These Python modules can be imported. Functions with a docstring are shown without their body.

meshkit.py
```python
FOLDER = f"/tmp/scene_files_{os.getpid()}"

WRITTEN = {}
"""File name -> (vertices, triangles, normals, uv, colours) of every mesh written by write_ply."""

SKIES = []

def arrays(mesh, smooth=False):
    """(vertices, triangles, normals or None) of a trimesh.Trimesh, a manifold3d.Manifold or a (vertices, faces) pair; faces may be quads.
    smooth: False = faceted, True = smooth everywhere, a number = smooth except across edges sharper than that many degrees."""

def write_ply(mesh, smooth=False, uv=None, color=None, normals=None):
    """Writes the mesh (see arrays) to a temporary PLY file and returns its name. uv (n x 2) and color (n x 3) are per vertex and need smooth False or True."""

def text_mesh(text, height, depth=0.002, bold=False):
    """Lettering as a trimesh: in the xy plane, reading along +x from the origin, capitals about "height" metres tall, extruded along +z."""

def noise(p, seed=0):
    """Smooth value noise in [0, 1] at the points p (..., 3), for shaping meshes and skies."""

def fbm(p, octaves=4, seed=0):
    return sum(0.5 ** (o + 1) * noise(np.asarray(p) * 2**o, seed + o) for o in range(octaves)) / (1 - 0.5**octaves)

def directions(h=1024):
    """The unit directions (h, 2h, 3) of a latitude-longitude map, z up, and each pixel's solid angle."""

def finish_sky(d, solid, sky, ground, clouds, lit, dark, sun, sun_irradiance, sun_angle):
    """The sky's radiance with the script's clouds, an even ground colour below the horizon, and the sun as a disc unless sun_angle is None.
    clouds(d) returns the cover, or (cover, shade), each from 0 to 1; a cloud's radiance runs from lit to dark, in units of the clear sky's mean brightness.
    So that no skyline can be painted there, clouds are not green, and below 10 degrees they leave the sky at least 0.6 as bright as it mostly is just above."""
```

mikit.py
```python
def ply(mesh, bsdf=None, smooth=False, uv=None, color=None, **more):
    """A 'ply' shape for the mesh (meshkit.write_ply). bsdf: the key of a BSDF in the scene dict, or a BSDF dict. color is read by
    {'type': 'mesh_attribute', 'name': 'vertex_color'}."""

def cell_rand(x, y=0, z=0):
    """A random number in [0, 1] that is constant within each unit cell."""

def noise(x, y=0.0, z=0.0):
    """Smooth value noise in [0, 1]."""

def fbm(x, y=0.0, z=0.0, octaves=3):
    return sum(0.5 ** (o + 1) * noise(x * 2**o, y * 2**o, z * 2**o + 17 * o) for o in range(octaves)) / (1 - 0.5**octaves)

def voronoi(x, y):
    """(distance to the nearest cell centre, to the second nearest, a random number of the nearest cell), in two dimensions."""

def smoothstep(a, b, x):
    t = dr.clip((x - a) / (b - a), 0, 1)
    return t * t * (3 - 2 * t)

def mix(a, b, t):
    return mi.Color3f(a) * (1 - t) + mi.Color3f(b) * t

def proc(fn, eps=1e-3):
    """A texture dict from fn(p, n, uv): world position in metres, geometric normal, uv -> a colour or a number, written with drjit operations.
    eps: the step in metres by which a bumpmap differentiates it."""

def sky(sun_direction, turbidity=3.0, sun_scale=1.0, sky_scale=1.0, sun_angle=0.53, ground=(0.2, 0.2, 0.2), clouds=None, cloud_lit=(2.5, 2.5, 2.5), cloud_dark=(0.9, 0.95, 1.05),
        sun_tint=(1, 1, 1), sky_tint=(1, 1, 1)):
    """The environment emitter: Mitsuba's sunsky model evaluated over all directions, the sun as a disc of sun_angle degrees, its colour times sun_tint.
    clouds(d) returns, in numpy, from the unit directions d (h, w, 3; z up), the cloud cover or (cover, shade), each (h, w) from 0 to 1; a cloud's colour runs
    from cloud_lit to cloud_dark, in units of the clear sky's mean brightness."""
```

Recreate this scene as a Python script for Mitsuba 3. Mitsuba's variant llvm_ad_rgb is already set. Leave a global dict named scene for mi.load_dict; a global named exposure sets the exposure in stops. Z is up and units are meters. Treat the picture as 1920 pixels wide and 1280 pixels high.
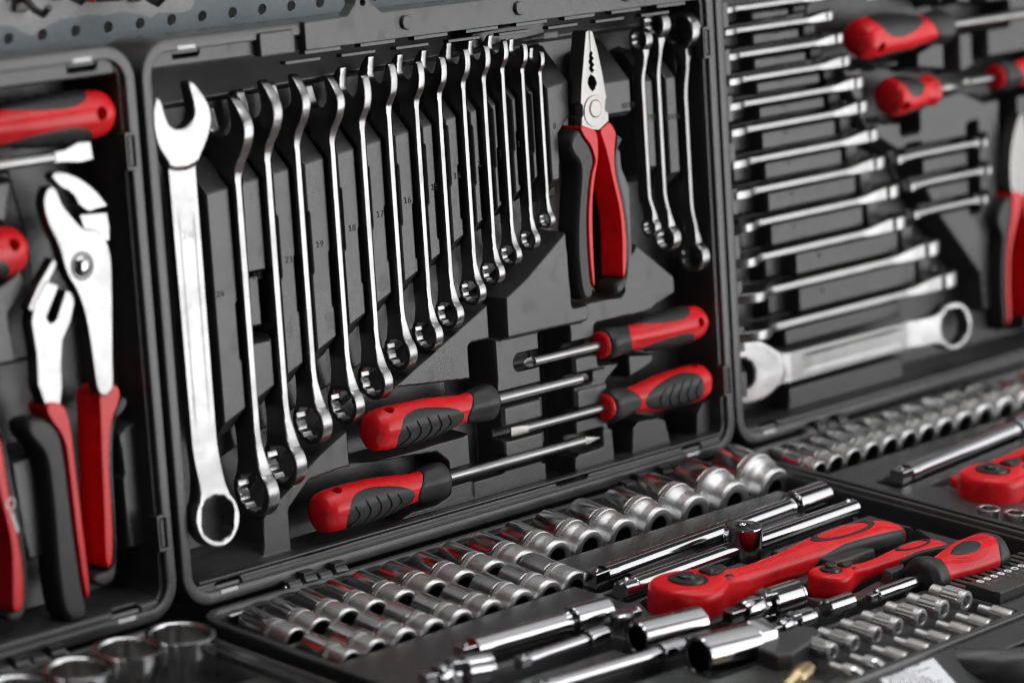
import math, numpy as np, trimesh, shapely, manifold3d as m3, mitsuba as mi, drjit as dr
import mikit, meshkit
from shapely.geometry import Polygon, Point, LineString, box
from shapely.ops import unary_union

# ------------------------------------------------------------------ camera, light, exposure
# millimetres while modelling (scaled to metres when written). The middle case has its hinge along the x axis, the
# bases lie in the plane z = 0 towards -y, the lids lean back by TILT.
scene, labels = {}, {}
TILT = 0.119629
T4 = mi.ScalarTransform4f
CAM = np.array([-1.155260, -1.325586, 0.610770])
FWD = np.array([0.7125478, 0.65800389, -0.2435293])
DOWN = np.array([-0.16169503, -0.18374738, -0.96958322])
scene['camera'] = {'type': 'thinlens', 'fov': 18.7579, 'fov_axis': 'x', 'aperture_radius': 0.0122, 'focus_distance': 1.985,
                   'near_clip': 0.05, 'far_clip': 60.0,
                   'to_world': T4().look_at(origin=CAM.tolist(), target=(CAM + FWD).tolist(), up=(-DOWN).tolist())}
scene['room_air_glow'] = {'type': 'constant', 'radiance': {'type': 'rgb', 'value': [0.014, 0.014, 0.0145]}}


def lamp(key, centre, target, w, h, rgb):
    scene[key] = {'type': 'rectangle', 'to_world': T4().look_at(origin=centre, target=target, up=[0, 0, 1]).scale([w / 2, h / 2, 1]),
                  'emitter': {'type': 'area', 'radiance': {'type': 'rgb', 'value': rgb}},
                  'bsdf': {'type': 'diffuse', 'reflectance': {'type': 'rgb', 'value': [0.5, 0.5, 0.5]}}}


# a shop front window of eight panes in front and to the right: bright street below, duller above
WIN = np.array([2.62, -2.05, 0.0])
WDIR = np.array([0.62, 0.785, 0.0])
i_ = 0
for z_, h_, row_, gains_ in ((-0.32, 2.36, 'lower', (2.25, 2.25, 1.15, 0.35)), (1.50, 1.24, 'upper', (1.15, 1.2, 0.9, 0.35))):
    for k_, g_, w_ in zip((-1.725, -0.575, 0.575, 1.725), gains_, ('first', 'second', 'third', 'fourth')):
        c_ = WIN + WDIR * k_ + np.array([0, 0, z_])
        n_ = 'window_pane' if i_ == 0 else f'window_pane_{i_:03d}'
        lamp(n_, c_.tolist(), (c_ + np.array([-0.785, 0.62, 0.0])).tolist(), 1.15, h_, [g_, g_ * 1.003, g_ * 1.01])
        labels[n_] = {'label': f'bright shop front window pane, {w_} from the left in the {row_} row', 'category': 'window', 'group': 'panes of the shop window'}
        i_ += 1
for i_, (x_, y_) in enumerate(((0.35, 0.42), (0.6, -1.0))):
    n_ = 'strip_lamp' if i_ == 0 else 'strip_lamp_001'
    lamp(n_, [x_, y_, 2.28], [x_, y_ + 0.01, 0.0], 2.4, 0.34, [3.2, 3.2, 3.2])
    labels[n_] = {'label': ('strip lamp on the ceiling behind the lids', 'strip lamp on the ceiling in front of the lids')[i_], 'category': 'lamp'}
lamp('rear_streak_panel', [-3.1, -2.4, 0.75], [0.0, 0.0, 0.1], 0.5, 1.7, [0.8, 0.82, 0.85])  # added glowing panel, puts streaks on the chrome and large sockets
labels['rear_streak_panel'] = {'label': 'narrow dim glowing panel added far behind the camera on the left for streaks in the chrome', 'category': 'window'}
lamp('ceiling_fill', [0.9, 0.6, 2.3], [0.9, 0.61, 0.0], 3.6, 5.0, [0.3, 0.3, 0.3])  # added glowing sheet, soft fill from overhead instead of stronger ambient
labels['ceiling_fill'] = {'label': 'dim broad glowing sheet added above the cases as soft overhead fill', 'category': 'lamp'}
exposure = 0.9

# ------------------------------------------------------------------ materials
MM = 0.001


def grain(scale, amount):
    def f(p, n, uv):
        a = mikit.noise(p.x * scale, p.y * scale, p.z * scale)
        b = mikit.noise(p.x * scale * 2.3 + 7, p.y * scale * 2.3, p.z * scale * 2.3)
        return (a * 0.6 + b * 0.4) * amount
    return f


def rgb(*c):
    return {'type': 'rgb', 'value': list(c)}


def principled(key, col, rough, spec=0.5, metal=0.0, bump=None, **kw):
    b = {'type': 'principled', 'base_color': col if isinstance(col, dict) else rgb(*col), 'roughness': rough, 'specular': spec, 'metallic': metal, **kw}
    if bump:
        b = {'type': 'bumpmap', 'arbitrary': mikit.proc(bump[0], eps=bump[1]), 'scale': 1.0, 'bsdf': b}
    scene[key] = {'type': 'twosided', 'bsdf': b}


def plastic_col(p, n, uv):
    s = mikit.fbm(p.x * 90, p.y * 90, p.z * 90)
    d = mikit.smoothstep(0.62, 0.75, mikit.noise(p.x * 900, p.y * 900, p.z * 900)) * mikit.smoothstep(0.5, 0.7, mikit.fbm(p.x * 25 + 3, p.y * 25, p.z * 25))
    v = 0.024 + 0.010 * s
    return mikit.mix([1, 1, 1.01], [1, 1, 1], 0) * v + mi.Color3f(0.022, 0.02, 0.018) * d


def red_col(p, n, uv):
    s = mikit.fbm(p.x * 140, p.y * 140, p.z * 140)
    return mi.Color3f(0.68, 0.009, 0.014) * (0.86 + 0.28 * s)


def steel_rough(p, n, uv):
    smear = mikit.smoothstep(0.42, 0.68, mikit.fbm(p.x * 34 + 5, p.y * 34, p.z * 34))
    return 0.20 + 0.10 * mikit.fbm(p.x * 260, p.y * 260, p.z * 260) + 0.09 * smear


def steel_col(p, n, uv):
    a = mikit.fbm(p.x * 48, p.y * 48, p.z * 48)
    b = mikit.noise(p.x * 1400, p.y * 1400, p.z * 1400)
    film = mikit.smoothstep(0.58, 0.72, mikit.fbm(p.x * 95 + 9, p.y * 95, p.z * 95))
    v = 0.235 + 0.065 * a + 0.03 * b
    return mi.Color3f(1.0, 0.995, 0.985) * v * (1 - 0.10 * film)


def plastic_rough(p, n, uv):
    patch = mikit.fbm(p.x * 26, p.y * 26, p.z * 26)
    rub = mikit.smoothstep(0.60, 0.74, mikit.fbm(p.x * 160 + 2, p.y * 60, p.z * 60))
    return 0.30 + 0.11 * patch + 0.08 * rub


def chrome_rough(p, n, uv):
    return 0.12 + 0.10 * mikit.smoothstep(0.4, 0.75, mikit.fbm(p.x * 180, p.y * 180, p.z * 180))


def socket_rough(p, n, uv):
    return 0.33 + 0.12 * mikit.fbm(p.x * 300, p.y * 300, p.z * 300)


principled('case_plastic', mikit.proc(plastic_col), mikit.proc(plastic_rough), 0.62, bump=(grain(1100.0, 0.00011), 2.5e-4))
principled('rim_plastic', mikit.proc(plastic_col), 0.33, 0.62, bump=(grain(900.0, 0.00005), 3e-4))
principled('grip_rubber', (0.017, 0.0175, 0.0175), 0.46, 0.45, bump=(grain(1300.0, 0.00004), 2.5e-4))
principled('red_plastic', mikit.proc(red_col), 0.31, 0.36, bump=(grain(700.0, 0.00002), 3e-4))
principled('satin_steel', mikit.proc(steel_col), mikit.proc(steel_rough), 0.5, 1.0)
principled('chrome', (0.70, 0.70, 0.70), mikit.proc(chrome_rough), 0.5, 1.0)
principled('socket_satin', (0.70, 0.70, 0.70), mikit.proc(socket_rough), 0.5, 1.0)
principled('mirror_chrome', (0.48, 0.48, 0.49), 0.11, 0.5, 1.0)
principled('bore_steel', (0.16, 0.15, 0.14), 0.45, 0.5, 1.0)
principled('black_oxide', (0.06, 0.058, 0.055), 0.35, 0.5, 0.6)
principled('ground_steel', (0.28, 0.276, 0.265), 0.36, 0.5, 1.0)
principled('print_dark', (0.012, 0.012, 0.012), 0.6, 0.3)
principled('etched_grey', (0.30, 0.30, 0.30), 0.5, 0.5, 0.6)
principled('paint_white', (0.72, 0.72, 0.72), 0.5, 0.4)
principled('rust_ring', (0.42, 0.24, 0.10), 0.5, 0.4)
principled('brass', (0.55, 0.43, 0.24), 0.35, 0.5, 1.0)
principled('slot_light_white', (0.80, 0.80, 0.78), 0.4, 0.5)  # white colour standing for the light seen through the rim slots
principled('wall_paint', (0.42, 0.42, 0.41), 0.6, 0.3)
principled('bench_wood', (0.020, 0.019, 0.018), 0.55, 0.3)


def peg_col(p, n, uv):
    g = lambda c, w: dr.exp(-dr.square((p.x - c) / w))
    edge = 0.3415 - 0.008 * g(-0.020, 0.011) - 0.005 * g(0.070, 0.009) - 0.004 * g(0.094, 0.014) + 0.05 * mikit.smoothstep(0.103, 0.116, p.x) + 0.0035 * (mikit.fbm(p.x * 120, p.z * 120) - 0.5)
    m = mikit.smoothstep(0.0, 0.0012, p.z - edge)  # paler tone above a wavy edge
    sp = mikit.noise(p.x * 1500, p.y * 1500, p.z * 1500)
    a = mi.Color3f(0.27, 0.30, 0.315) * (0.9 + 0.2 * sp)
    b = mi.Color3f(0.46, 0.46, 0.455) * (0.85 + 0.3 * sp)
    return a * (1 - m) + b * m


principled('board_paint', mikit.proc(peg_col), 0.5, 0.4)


def sticker_col(p, n, uv):
    row = dr.floor(uv.y * 22)
    inside = (uv.x > 0.08) & (uv.x < 0.55 + 0.35 * mikit.cell_rand(row, 3)) & (uv.y > 0.56)
    line = (uv.y * 22 - row > 0.45) & (mikit.noise(uv.x * 75, row * 9.1) > 0.42)
    big = (uv.x > 0.12) & (uv.x < 0.62) & (uv.y > 0.22) & (uv.y < 0.34) & (mikit.noise(uv.x * 26, 4.4) > 0.45)
    m = dr.select((inside & line) | big, mi.Float(0.8), mi.Float(0.0))
    return mi.Color3f(0.74, 0.74, 0.76) * (1 - m) + mi.Color3f(0.04, 0.04, 0.05) * m


principled('sticker_paper', mikit.proc(sticker_col), 0.55, 0.4)

# ------------------------------------------------------------------ frames
S_, C_ = math.sin(TILT), math.cos(TILT)
LID = np.array([[1, 0, 0, 0], [0, S_, -C_, 0], [0, C_, S_, 0], [0, 0, 0, 1.0]])     # (u, v, n) of the lids -> world
WORLD = np.eye(4)


def frame(o, x, y, z, base=WORLD):
    m = np.eye(4)
    m[:3, 0], m[:3, 1], m[:3, 2], m[:3, 3] = x, y, z, o
    return base @ m


def along(p, q, roll=(0, 0, 1), base=WORLD):
    """x axis from p to q, z axis near roll."""
    x = np.array(q, float) - p
    x /= np.linalg.norm(x)
    z = np.array(roll, float) - x * np.dot(roll, x)
    z /= np.linalg.norm(z)
    return frame(p, x, np.cross(z, x), z, base)


used = {}


def numbered(name):
    k = used.get(name, 0)
    used[name] = k + 1
    return name if k == 0 else f'{name}_{k:03d}'


def thing(name, label, cat, group=None, kind=None):
    key = numbered(name)
    labels[key] = {'label': label, 'category': cat}
    if group:
        labels[key]['group'] = group
    if kind:
        labels[key] = {'kind': kind}
    return key


def arr(mesh):
    if isinstance(mesh, m3.Manifold):
        m = mesh.to_mesh()
        return np.array(m.vert_properties[:, :3], float), np.array(m.tri_verts, int)
    if isinstance(mesh, trimesh.Trimesh):
        return np.array(mesh.vertices, float), np.array(mesh.faces, int)
    v, f = np.asarray(mesh[0], float), np.asarray(mesh[1], int)
    if f.shape[1] == 4:
        f = np.vstack([f[:, [0, 1, 2]], f[:, [0, 2, 3]]])
    return v, f


def join(*ms):
    vs, fs, at = [], [], 0
    for m in ms:
        v, f = arr(m)
        vs.append(v)
        fs.append(f + at)
        at += len(v)
    return np.vstack(vs), np.vstack(fs)


def moved(mesh, m):
    v, f = arr(mesh)
    return v @ np.asarray(m)[:3, :3].T + np.asarray(m)[:3, 3], f


def part(parent, name, mesh, mat, M=WORLD, smooth=32, label=None, uv=None):
    key = numbered(parent + '__' + name) if parent else name
    v, f = arr(mesh)
    v = (v @ M[:3, :3].T + M[:3, 3]) * MM
    if smooth not in (False, True):
        t = trimesh.Trimesh(v * 1000, f, process=False)
        t.merge_vertices(digits_vertex=4)
        t.update_faces(t.nondegenerate_faces())
        v, f = np.array(t.vertices) / 1000, np.array(t.faces)
    scene[key] = mikit.ply((v, f), mat, smooth=smooth, uv=uv)
    if label:
        labels[key] = {'label': label}
    return key


# ------------------------------------------------------------------ shape helpers
def ccw(p):
    p = np.asarray(p, float)
    if len(p) > 1 and np.allclose(p[0], p[-1]):
        p = p[:-1]
    a = np.sum(p[:, 0] * np.roll(p[:, 1], -1) - np.roll(p[:, 0], -1) * p[:, 1])
    return p if a > 0 else p[::-1]


def inset(P, d):
    """every vertex moved d to the left of the running direction"""
    e = np.roll(P, -1, 0) - P
    e /= np.linalg.norm(e, axis=1, keepdims=True) + 1e-12
    n = np.c_[-e[:, 1], e[:, 0]]
    b = n + np.roll(n, 1, 0)
    b /= np.linalg.norm(b, axis=1, keepdims=True) + 1e-12
    k = np.clip((b * n).sum(1), 0.45, 1)
    return P + b * (d / k)[:, None]


def prism(poly, z0, z1, b=0.6, bz=None, simp=0.05):
    """polygon extruded from z0 to z1 with its edges chamfered in two steps"""
    bz = b if bz is None else bz
    poly = poly.simplify(simp)
    poly = shapely.geometry.polygon.orient(poly if poly.geom_type == 'Polygon' else max(poly.geoms, key=lambda g: g.area), 1.0)
    loops = [ccw(poly.exterior.coords)] + [ccw(r.coords)[::-1] for r in poly.interiors]
    n_ = 3 if b < 2 else 6
    an = np.linspace(0, np.pi / 2, n_)
    lv = [(b * (1 - math.sin(t)), z0 + bz * (1 - math.cos(t))) for t in an] + [(b * (1 - math.sin(t)), z1 - bz * (1 - math.cos(t))) for t in an[::-1]]
    V, F, at = [], [], 0
    n_all = sum(map(len, loops))
    for d, z in lv:
        for P in loops:
            q = inset(P, d) if d else P
            V.append(np.c_[q, np.full(len(q), z)])
    off = np.cumsum([0] + [len(P) for P in loops])
    for k in range(len(lv) - 1):
        for j, P in enumerate(loops):
            i = np.arange(len(P))
            a, c = off[j] + i + k * n_all, off[j] + (i + 1) % len(P) + k * n_all
            F.append(np.c_[a, c, c + n_all])
            F.append(np.c_[a, c + n_all, a + n_all])
    tri = np.array(m3.triangulate([np.ascontiguousarray(P) for P in loops]))
    F.append(tri[:, ::-1])
    F.append(tri + (len(lv) - 1) * n_all)
    return np.vstack(V), np.vstack(F)


def rounded(poly, r):
    q = poly.buffer(-r, quad_segs=5).buffer(2 * r, quad_segs=5).buffer(-r, quad_segs=5)
    return q if q.geom_type == 'Polygon' else max(q.geoms, key=lambda g: g.area)


def P(*pts):
    q = Polygon(pts).buffer(0)
    return q if q.geom_type == 'Polygon' else max(q.geoms, key=lambda g: g.area)


def rbox(x0, y0, x1, y1, r=1.5):
    r = min(r, 0.49 * (x1 - x0), 0.49 * (y1 - y0))
    return box(x0 + r, y0 + r, x1 - r, y1 - r).buffer(r, quad_segs=5)


def block(x0, y0, z0, x1, y1, z1, b=0.5):
    return prism(box(x0, y0, x1, y1), z0, z1, b)


def lathe(profile, seg=40):
    """(r, z) outline turned round the z axis; r = 0 closes it"""
    pr = np.asarray(profile, float)
    a = np.arange(seg) * 2 * np.pi / seg
    V = np.stack([np.outer(pr[:, 0], np.cos(a)), np.outer(pr[:, 0], np.sin(a)), np.repeat(pr[:, 1:2], seg, 1)], -1).reshape(-1, 3)
    i, j = np.meshgrid(np.arange(len(pr) - 1), np.arange(seg), indexing='ij')
    k = (j + 1) % seg
    F = np.stack([i * seg + j, i * seg + k, (i + 1) * seg + k, (i + 1) * seg + j], -1).reshape(-1, 4)
    v, f = arr((V, F))
    t = trimesh.Trimesh(v, f, process=True)
    t.update_faces(t.nondegenerate_faces())
    return np.array(t.vertices), np.array(t.faces)


def loft(rings, cap=True):
    R = np.asarray(rings, float)
    n, m = R.shape[:2]
    i, j = np.meshgrid(np.arange(n - 1), np.arange(m), indexing='ij')
    k = (j + 1) % m
    F = np.stack([i * m + j, i * m + k, (i + 1) * m + k, (i + 1) * m + j], -1).reshape(-1, 4)
    V = R.reshape(-1, 3)
    v, f = arr((V, F))
    if cap:
        c0, c1 = R[0].mean(0), R[-1].mean(0)
        v = np.vstack([v, c0, c1])
        jj = np.arange(m)
        f = np.vstack([f, np.c_[(jj + 1) % m, jj, np.full(m, len(v) - 2)], np.c_[jj + (n - 1) * m, (jj + 1) % m + (n - 1) * m, np.full(m, len(v) - 1)]])
    return v, f


def tube(points, r, seg=10):
    p = np.asarray(points, float)
    t = np.gradient(p, axis=0)
    t /= np.linalg.norm(t, axis=1, keepdims=True) + 1e-12
    a = np.cross(t, [0.31, 0.17, 0.93])
    a /= np.linalg.norm(a, axis=1, keepdims=True) + 1e-12
    b = np.cross(t, a)
    r = np.broadcast_to(np.asarray(r, float), (len(p),))
    ang = np.arange(seg) * 2 * np.pi / seg
    rings = p[:, None] + r[:, None, None] * (np.cos(ang)[None, :, None] * a[:, None] + np.sin(ang)[None, :, None] * b[:, None])
    return loft(rings)


def turned(profile, seg=40):
    """lathe round the local x axis: (x, r) pairs"""
    pr = [(r, x) for x, r in profile]
    v, f = lathe(pr, seg)
    return np.c_[v[:, 2], v[:, 0], v[:, 1]], f


def sdf(poly, X, Y):
    """signed distance to a polygon, negative inside (numpy)"""
    d = np.full(X.shape, 1e9)
    inside = np.zeros(X.shape, bool)
    for ring in [poly.exterior, *poly.interiors]:
        c = np.asarray(ring.coords)
        for (x0, y0), (x1, y1) in zip(c[:-1], c[1:]):
            ex, ey = x1 - x0, y1 - y0
            L = ex * ex + ey * ey + 1e-12
            t = np.clip(((X - x0) * ex + (Y - y0) * ey) / L, 0, 1)
            d = np.minimum(d, (X - x0 - t * ex) ** 2 + (Y - y0 - t * ey) ** 2)
            if y0 != y1:
                cr = ((y0 > Y) != (y1 > Y)) & (X < ex * (Y - y0) / (y1 - y0) + x0)
                inside ^= cr
    d = np.sqrt(d)
    return np.where(inside, -d, d)


class Field:
    """moulded sheet: a height over (u, v), raised and carved by outlines with drafted walls and rounded brinks"""

    def __init__(s, x0, x1, y0, y1, step, level):
        s.x, s.y = np.linspace(x0, x1, int((x1 - x0) / step) + 1), np.linspace(y0, y1, int((y1 - y0) / step) + 1)
        s.X, s.Y = np.meshgrid(s.x, s.y)
        s.h = np.full(s.X.shape, float(level))

    def window(s, poly, m):
        a, b, c, d = poly.bounds
        i0, i1 = np.searchsorted(s.x, [a - m, c + m])
        j0, j1 = np.searchsorted(s.y, [b - m, d + m])
        return slice(j0, j1), slice(i0, i1)

    def up(s, poly, level, run=2.2, r=1.2, foot=None):
        w = s.window(poly, run + 1)
        X, Y, h = s.X[w], s.Y[w], s.h[w]
        if not X.size:
            return
        q = poly.buffer(-r)
        if q.is_empty:
            q, r = poly, 0
        d = -np.max([sdf(g, X, Y) for g in (getattr(q, 'geoms', [q]))], axis=0) if q.geom_type == 'Polygon' else -np.min([sdf(g, X, Y) for g in q.geoms], axis=0)
        d = d + r + run * 0.5                       # outline at half height
        t = np.clip(d / run, 0, 1)
        lev = level(X, Y) if callable(level) else level
        low = -60.0 if foot is None else foot
        f = 1 - (1 - t) ** 2.4
        low = np.minimum(h, lev) if foot is None else np.minimum(foot, lev)
        s.h[w] = np.where(t > 0, np.maximum(h, low + (lev - low) * f), h)

    def down(s, poly, level, run=2.2, r=1.2):
        w = s.window(poly, run + 1)
        X, Y, h = s.X[w], s.Y[w], s.h[w]
        if not X.size:
            return
        q = poly.buffer(-r)
        if q.is_empty:
            q, r = poly, 0
        d = -np.min([sdf(g, X, Y) for g in getattr(q, 'geoms', [q])], axis=0) + r + run * 0.5
        t = np.clip(d / run, 0, 1)
        lev = level(X, Y) if callable(level) else level
        g = t * t * (3 - 2 * t)
        s.h[w] = np.where(t > 0, np.minimum(h, h + (np.minimum(lev, h) - h) * g), h)

    def mesh(s):
        ny, nx = s.X.shape
        V = np.stack([s.X, s.Y, s.h], -1).reshape(-1, 3)
        i = np.arange(ny * nx).reshape(ny, nx)
        F = np.stack([i[:-1, :-1], i[:-1, 1:], i[1:, 1:], i[1:, :-1]], -1).reshape(-1, 4)
        return V, F


def frame_ring(x0, y0, x1, y1, R, profile, seg=10):
    """rounded rectangle swept with a profile of (inset, height)"""
    rings = []
    for d, z in profile:
        r = max(R - d, 1.0)
        pts = []
        for cx, cy, a0 in ((x1 - d - r, y1 - d - r, 0), (x0 + d + r, y1 - d - r, 90), (x0 + d + r, y0 + d + r, 180), (x1 - d - r, y0 + d + r, 270)):
            a = np.radians(a0 + np.linspace(0, 90, seg))
            pts += [(cx + r * math.cos(t), cy + r * math.sin(t), z) for t in a]
        rings.append(pts)
    return loft(np.array(rings), cap=False)


def text(t, size, depth=0.4):
    m = meshkit.text_mesh(t, size, depth)
    v = np.array(m.vertices)
    v[:, 0] -= (v[:, 0].min() + v[:, 0].max()) / 2
    v[:, 1] -= size / 2
    return v, np.array(m.faces)
# ------------------------------------------------------------------ bench and board behind
v_, f_ = arr(block(-1100, -470, -80, 1900, 300, -55, 3))
scene['bench'] = mikit.ply((v_ * MM, f_), 'bench_wood')
labels['bench'] = {'kind': 'structure'}

board = thing('pegboard', 'blue grey perforated metal pegboard with pale wavy edged patches, behind the cases', 'pegboard')
holes = [Point(-263 + 25 * i, 334 + 25 * k).buffer(3.5, quad_segs=4) for i in range(46) for k in range(-1, 5)]
sheet = box(-300, 285, 900, 460).difference(unary_union(holes))
PB = frame([0, 112, 0], [1, 0, 0], [0, 0, 1], [0, -1, 0])
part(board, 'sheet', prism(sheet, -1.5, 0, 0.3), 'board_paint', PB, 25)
v_, f_ = moved(block(-1100, -60, -48, 1900, 900, -40), PB)
scene['wall'] = mikit.ply((v_ * MM, f_), 'wall_paint')
labels['wall'] = {'kind': 'structure'}


# ------------------------------------------------------------------ lids
LIDP = [(7, -50), (1.5, -46), (0, -40), (0, -2), (0.7, -0.5), (2, 0), (7, 0), (8, -0.8), (8.4, -3.5), (10.2, -4), (11, -7), (12, -45)]


def lid_of(case, x0, x1, fld):
    part(case, 'lid_frame', frame_ring(x0, 0, x1, 340, 22, LIDP), 'rim_plastic', LID, 40)
    part(case, 'lid_tray', fld.mesh(), 'case_plastic', LID, True)
    part(case, 'lid_back', prism(rbox(x0 + 6, 6, x1 - 6, 334, 18), -52, -48, 1), 'case_plastic', LID)


def hinge(case, x, n=4):
    k = part(case, 'hinge', join(*[moved(turned([(-5.2, 0), (-5.2, 3.4), (-4.7, 4), (4.7, 4), (5.2, 3.4), (5.2, 0)], 16), frame([x + 13 * i, -4, -1.0 + (i % 2) * 1.2], [1, 0, 0], [0, 1, 0], [0, 0, 1])) for i in range(n)]
                                 + [block(x - 5 + 13 * i, -6, 0, x + 5 + 13 * i, 0, 6 if i % 2 else 3, 0.6) for i in range(n)]), 'rim_plastic')
    part(k, 'pin', turned([(-7, 0), (-7, 1.5), (13 * n - 6, 1.5), (13 * n - 6, 0)], 12), 'chrome', frame([x, -4.2, -0.4], [1, 0, 0], [0, 1, 0], [0, 0, 1]))


def slots(case, fld, us, v, M, name, insert_dv, top=0.4):
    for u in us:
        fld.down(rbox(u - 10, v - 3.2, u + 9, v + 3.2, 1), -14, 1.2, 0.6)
        part(case, name, prism(rbox(u - 9, v + insert_dv - 1.1, u + 4.5, v + insert_dv + 1.1, 0.5), top - 9.4 if top > 0 else top - 0.8, top, 0.3), 'slot_light_white', M)  # white insert drawn in place of light shining through the slot


def side_clip(case, u, v):
    """sprung side clip in the rim"""
    part(case, 'side_clip', join(prism(rbox(u - 4, v - 11, u + 4, v + 11, 1).difference(rbox(u - 2.4, v - 9, u + 2.6, v + 9, 0.6)), -6, 1.6, 0.5),
                                 prism(rbox(u - 1.2, v - 8.6, u + 0.6, v + 8.6, 0.4), -4, 1.2, 0.3)), 'rim_plastic', LID)


# ---- middle lid. Slots for the upright wrenches: centre line u, size, length tip to ring
WRENCH = [(76, 22, 46, 301, 1), (101, 21, 60, 308, 1), (126, 19, 82, 309, 1), (155.5, 18, 89, 305, 1), (182, 17, 100, 302, 0), (206, 16, 115, 307, 0),
          (231, 15, 123, 306, 0), (252, 14, 134, 307, 0), (274.5, 13, 146, 310, 0), (294, 12, 156, 310, 0), (312, 11, 166, 312, 0), (331, 10, 174, 308, 0), (348, 8, 186, 301, 0)]
case_m = thing('tool_case', 'middle open black tool case, its lid full of upright wrenches', 'tool case', 'open tool cases side by side')
fm = Field(4, 516, 4, 336, 0.8, -41)
diag_hi = lambda u: 104 + (u - 52) * (218.3 - 104) / (341 - 52)          # foot of the long plateaus
diag_lo = lambda u: 41 + (u - 77) * (144 - 41) / (299 - 77)              # edge of the lower plateau
top_line = lambda u: 243.5 + (u - 52) * (279 - 243.5) / (386 - 52)
# upper band behind the jaws, ring shelf
fm.up(P((8, 318), (8, 296), (360, 306), (512, 306), (512, 336), (8, 336)), lambda X, Y: -32 - np.clip(Y - 298, 0, 40) * 0.42, 4, 0.5)
fm.up(P((10, 340), (10, 322), (510, 322), (510, 340)), -3, 3, 0.5)
fm.up(P((10, 0), (10, 15), (510, 15), (510, 0)), lambda X, Y: np.where(Y < 10.5, -2.2, np.where(Y < 13, -3.4, -3.4 - (Y - 13) * 2.0)), 3, 0.3)
fm.up(P((16, 14), (16, 24), (110, 24), (110, 14)), lambda X, Y: -6 - (Y - 14) * 2.2, 2, 0.3)
fm.up(P((60, 78), (60, 98), (335, 210), (385, 206), (360, 180), (300, 150)), -31, 3)
names_ = [24] + [w[1] for w in WRENCH]
lefts = [52, 82, 109.5, 136, 164.5, 189.5, 214.5, 239.5, 261, 284, 304, 322.5, 341.5, 358.5]
MARKS = []
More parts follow.
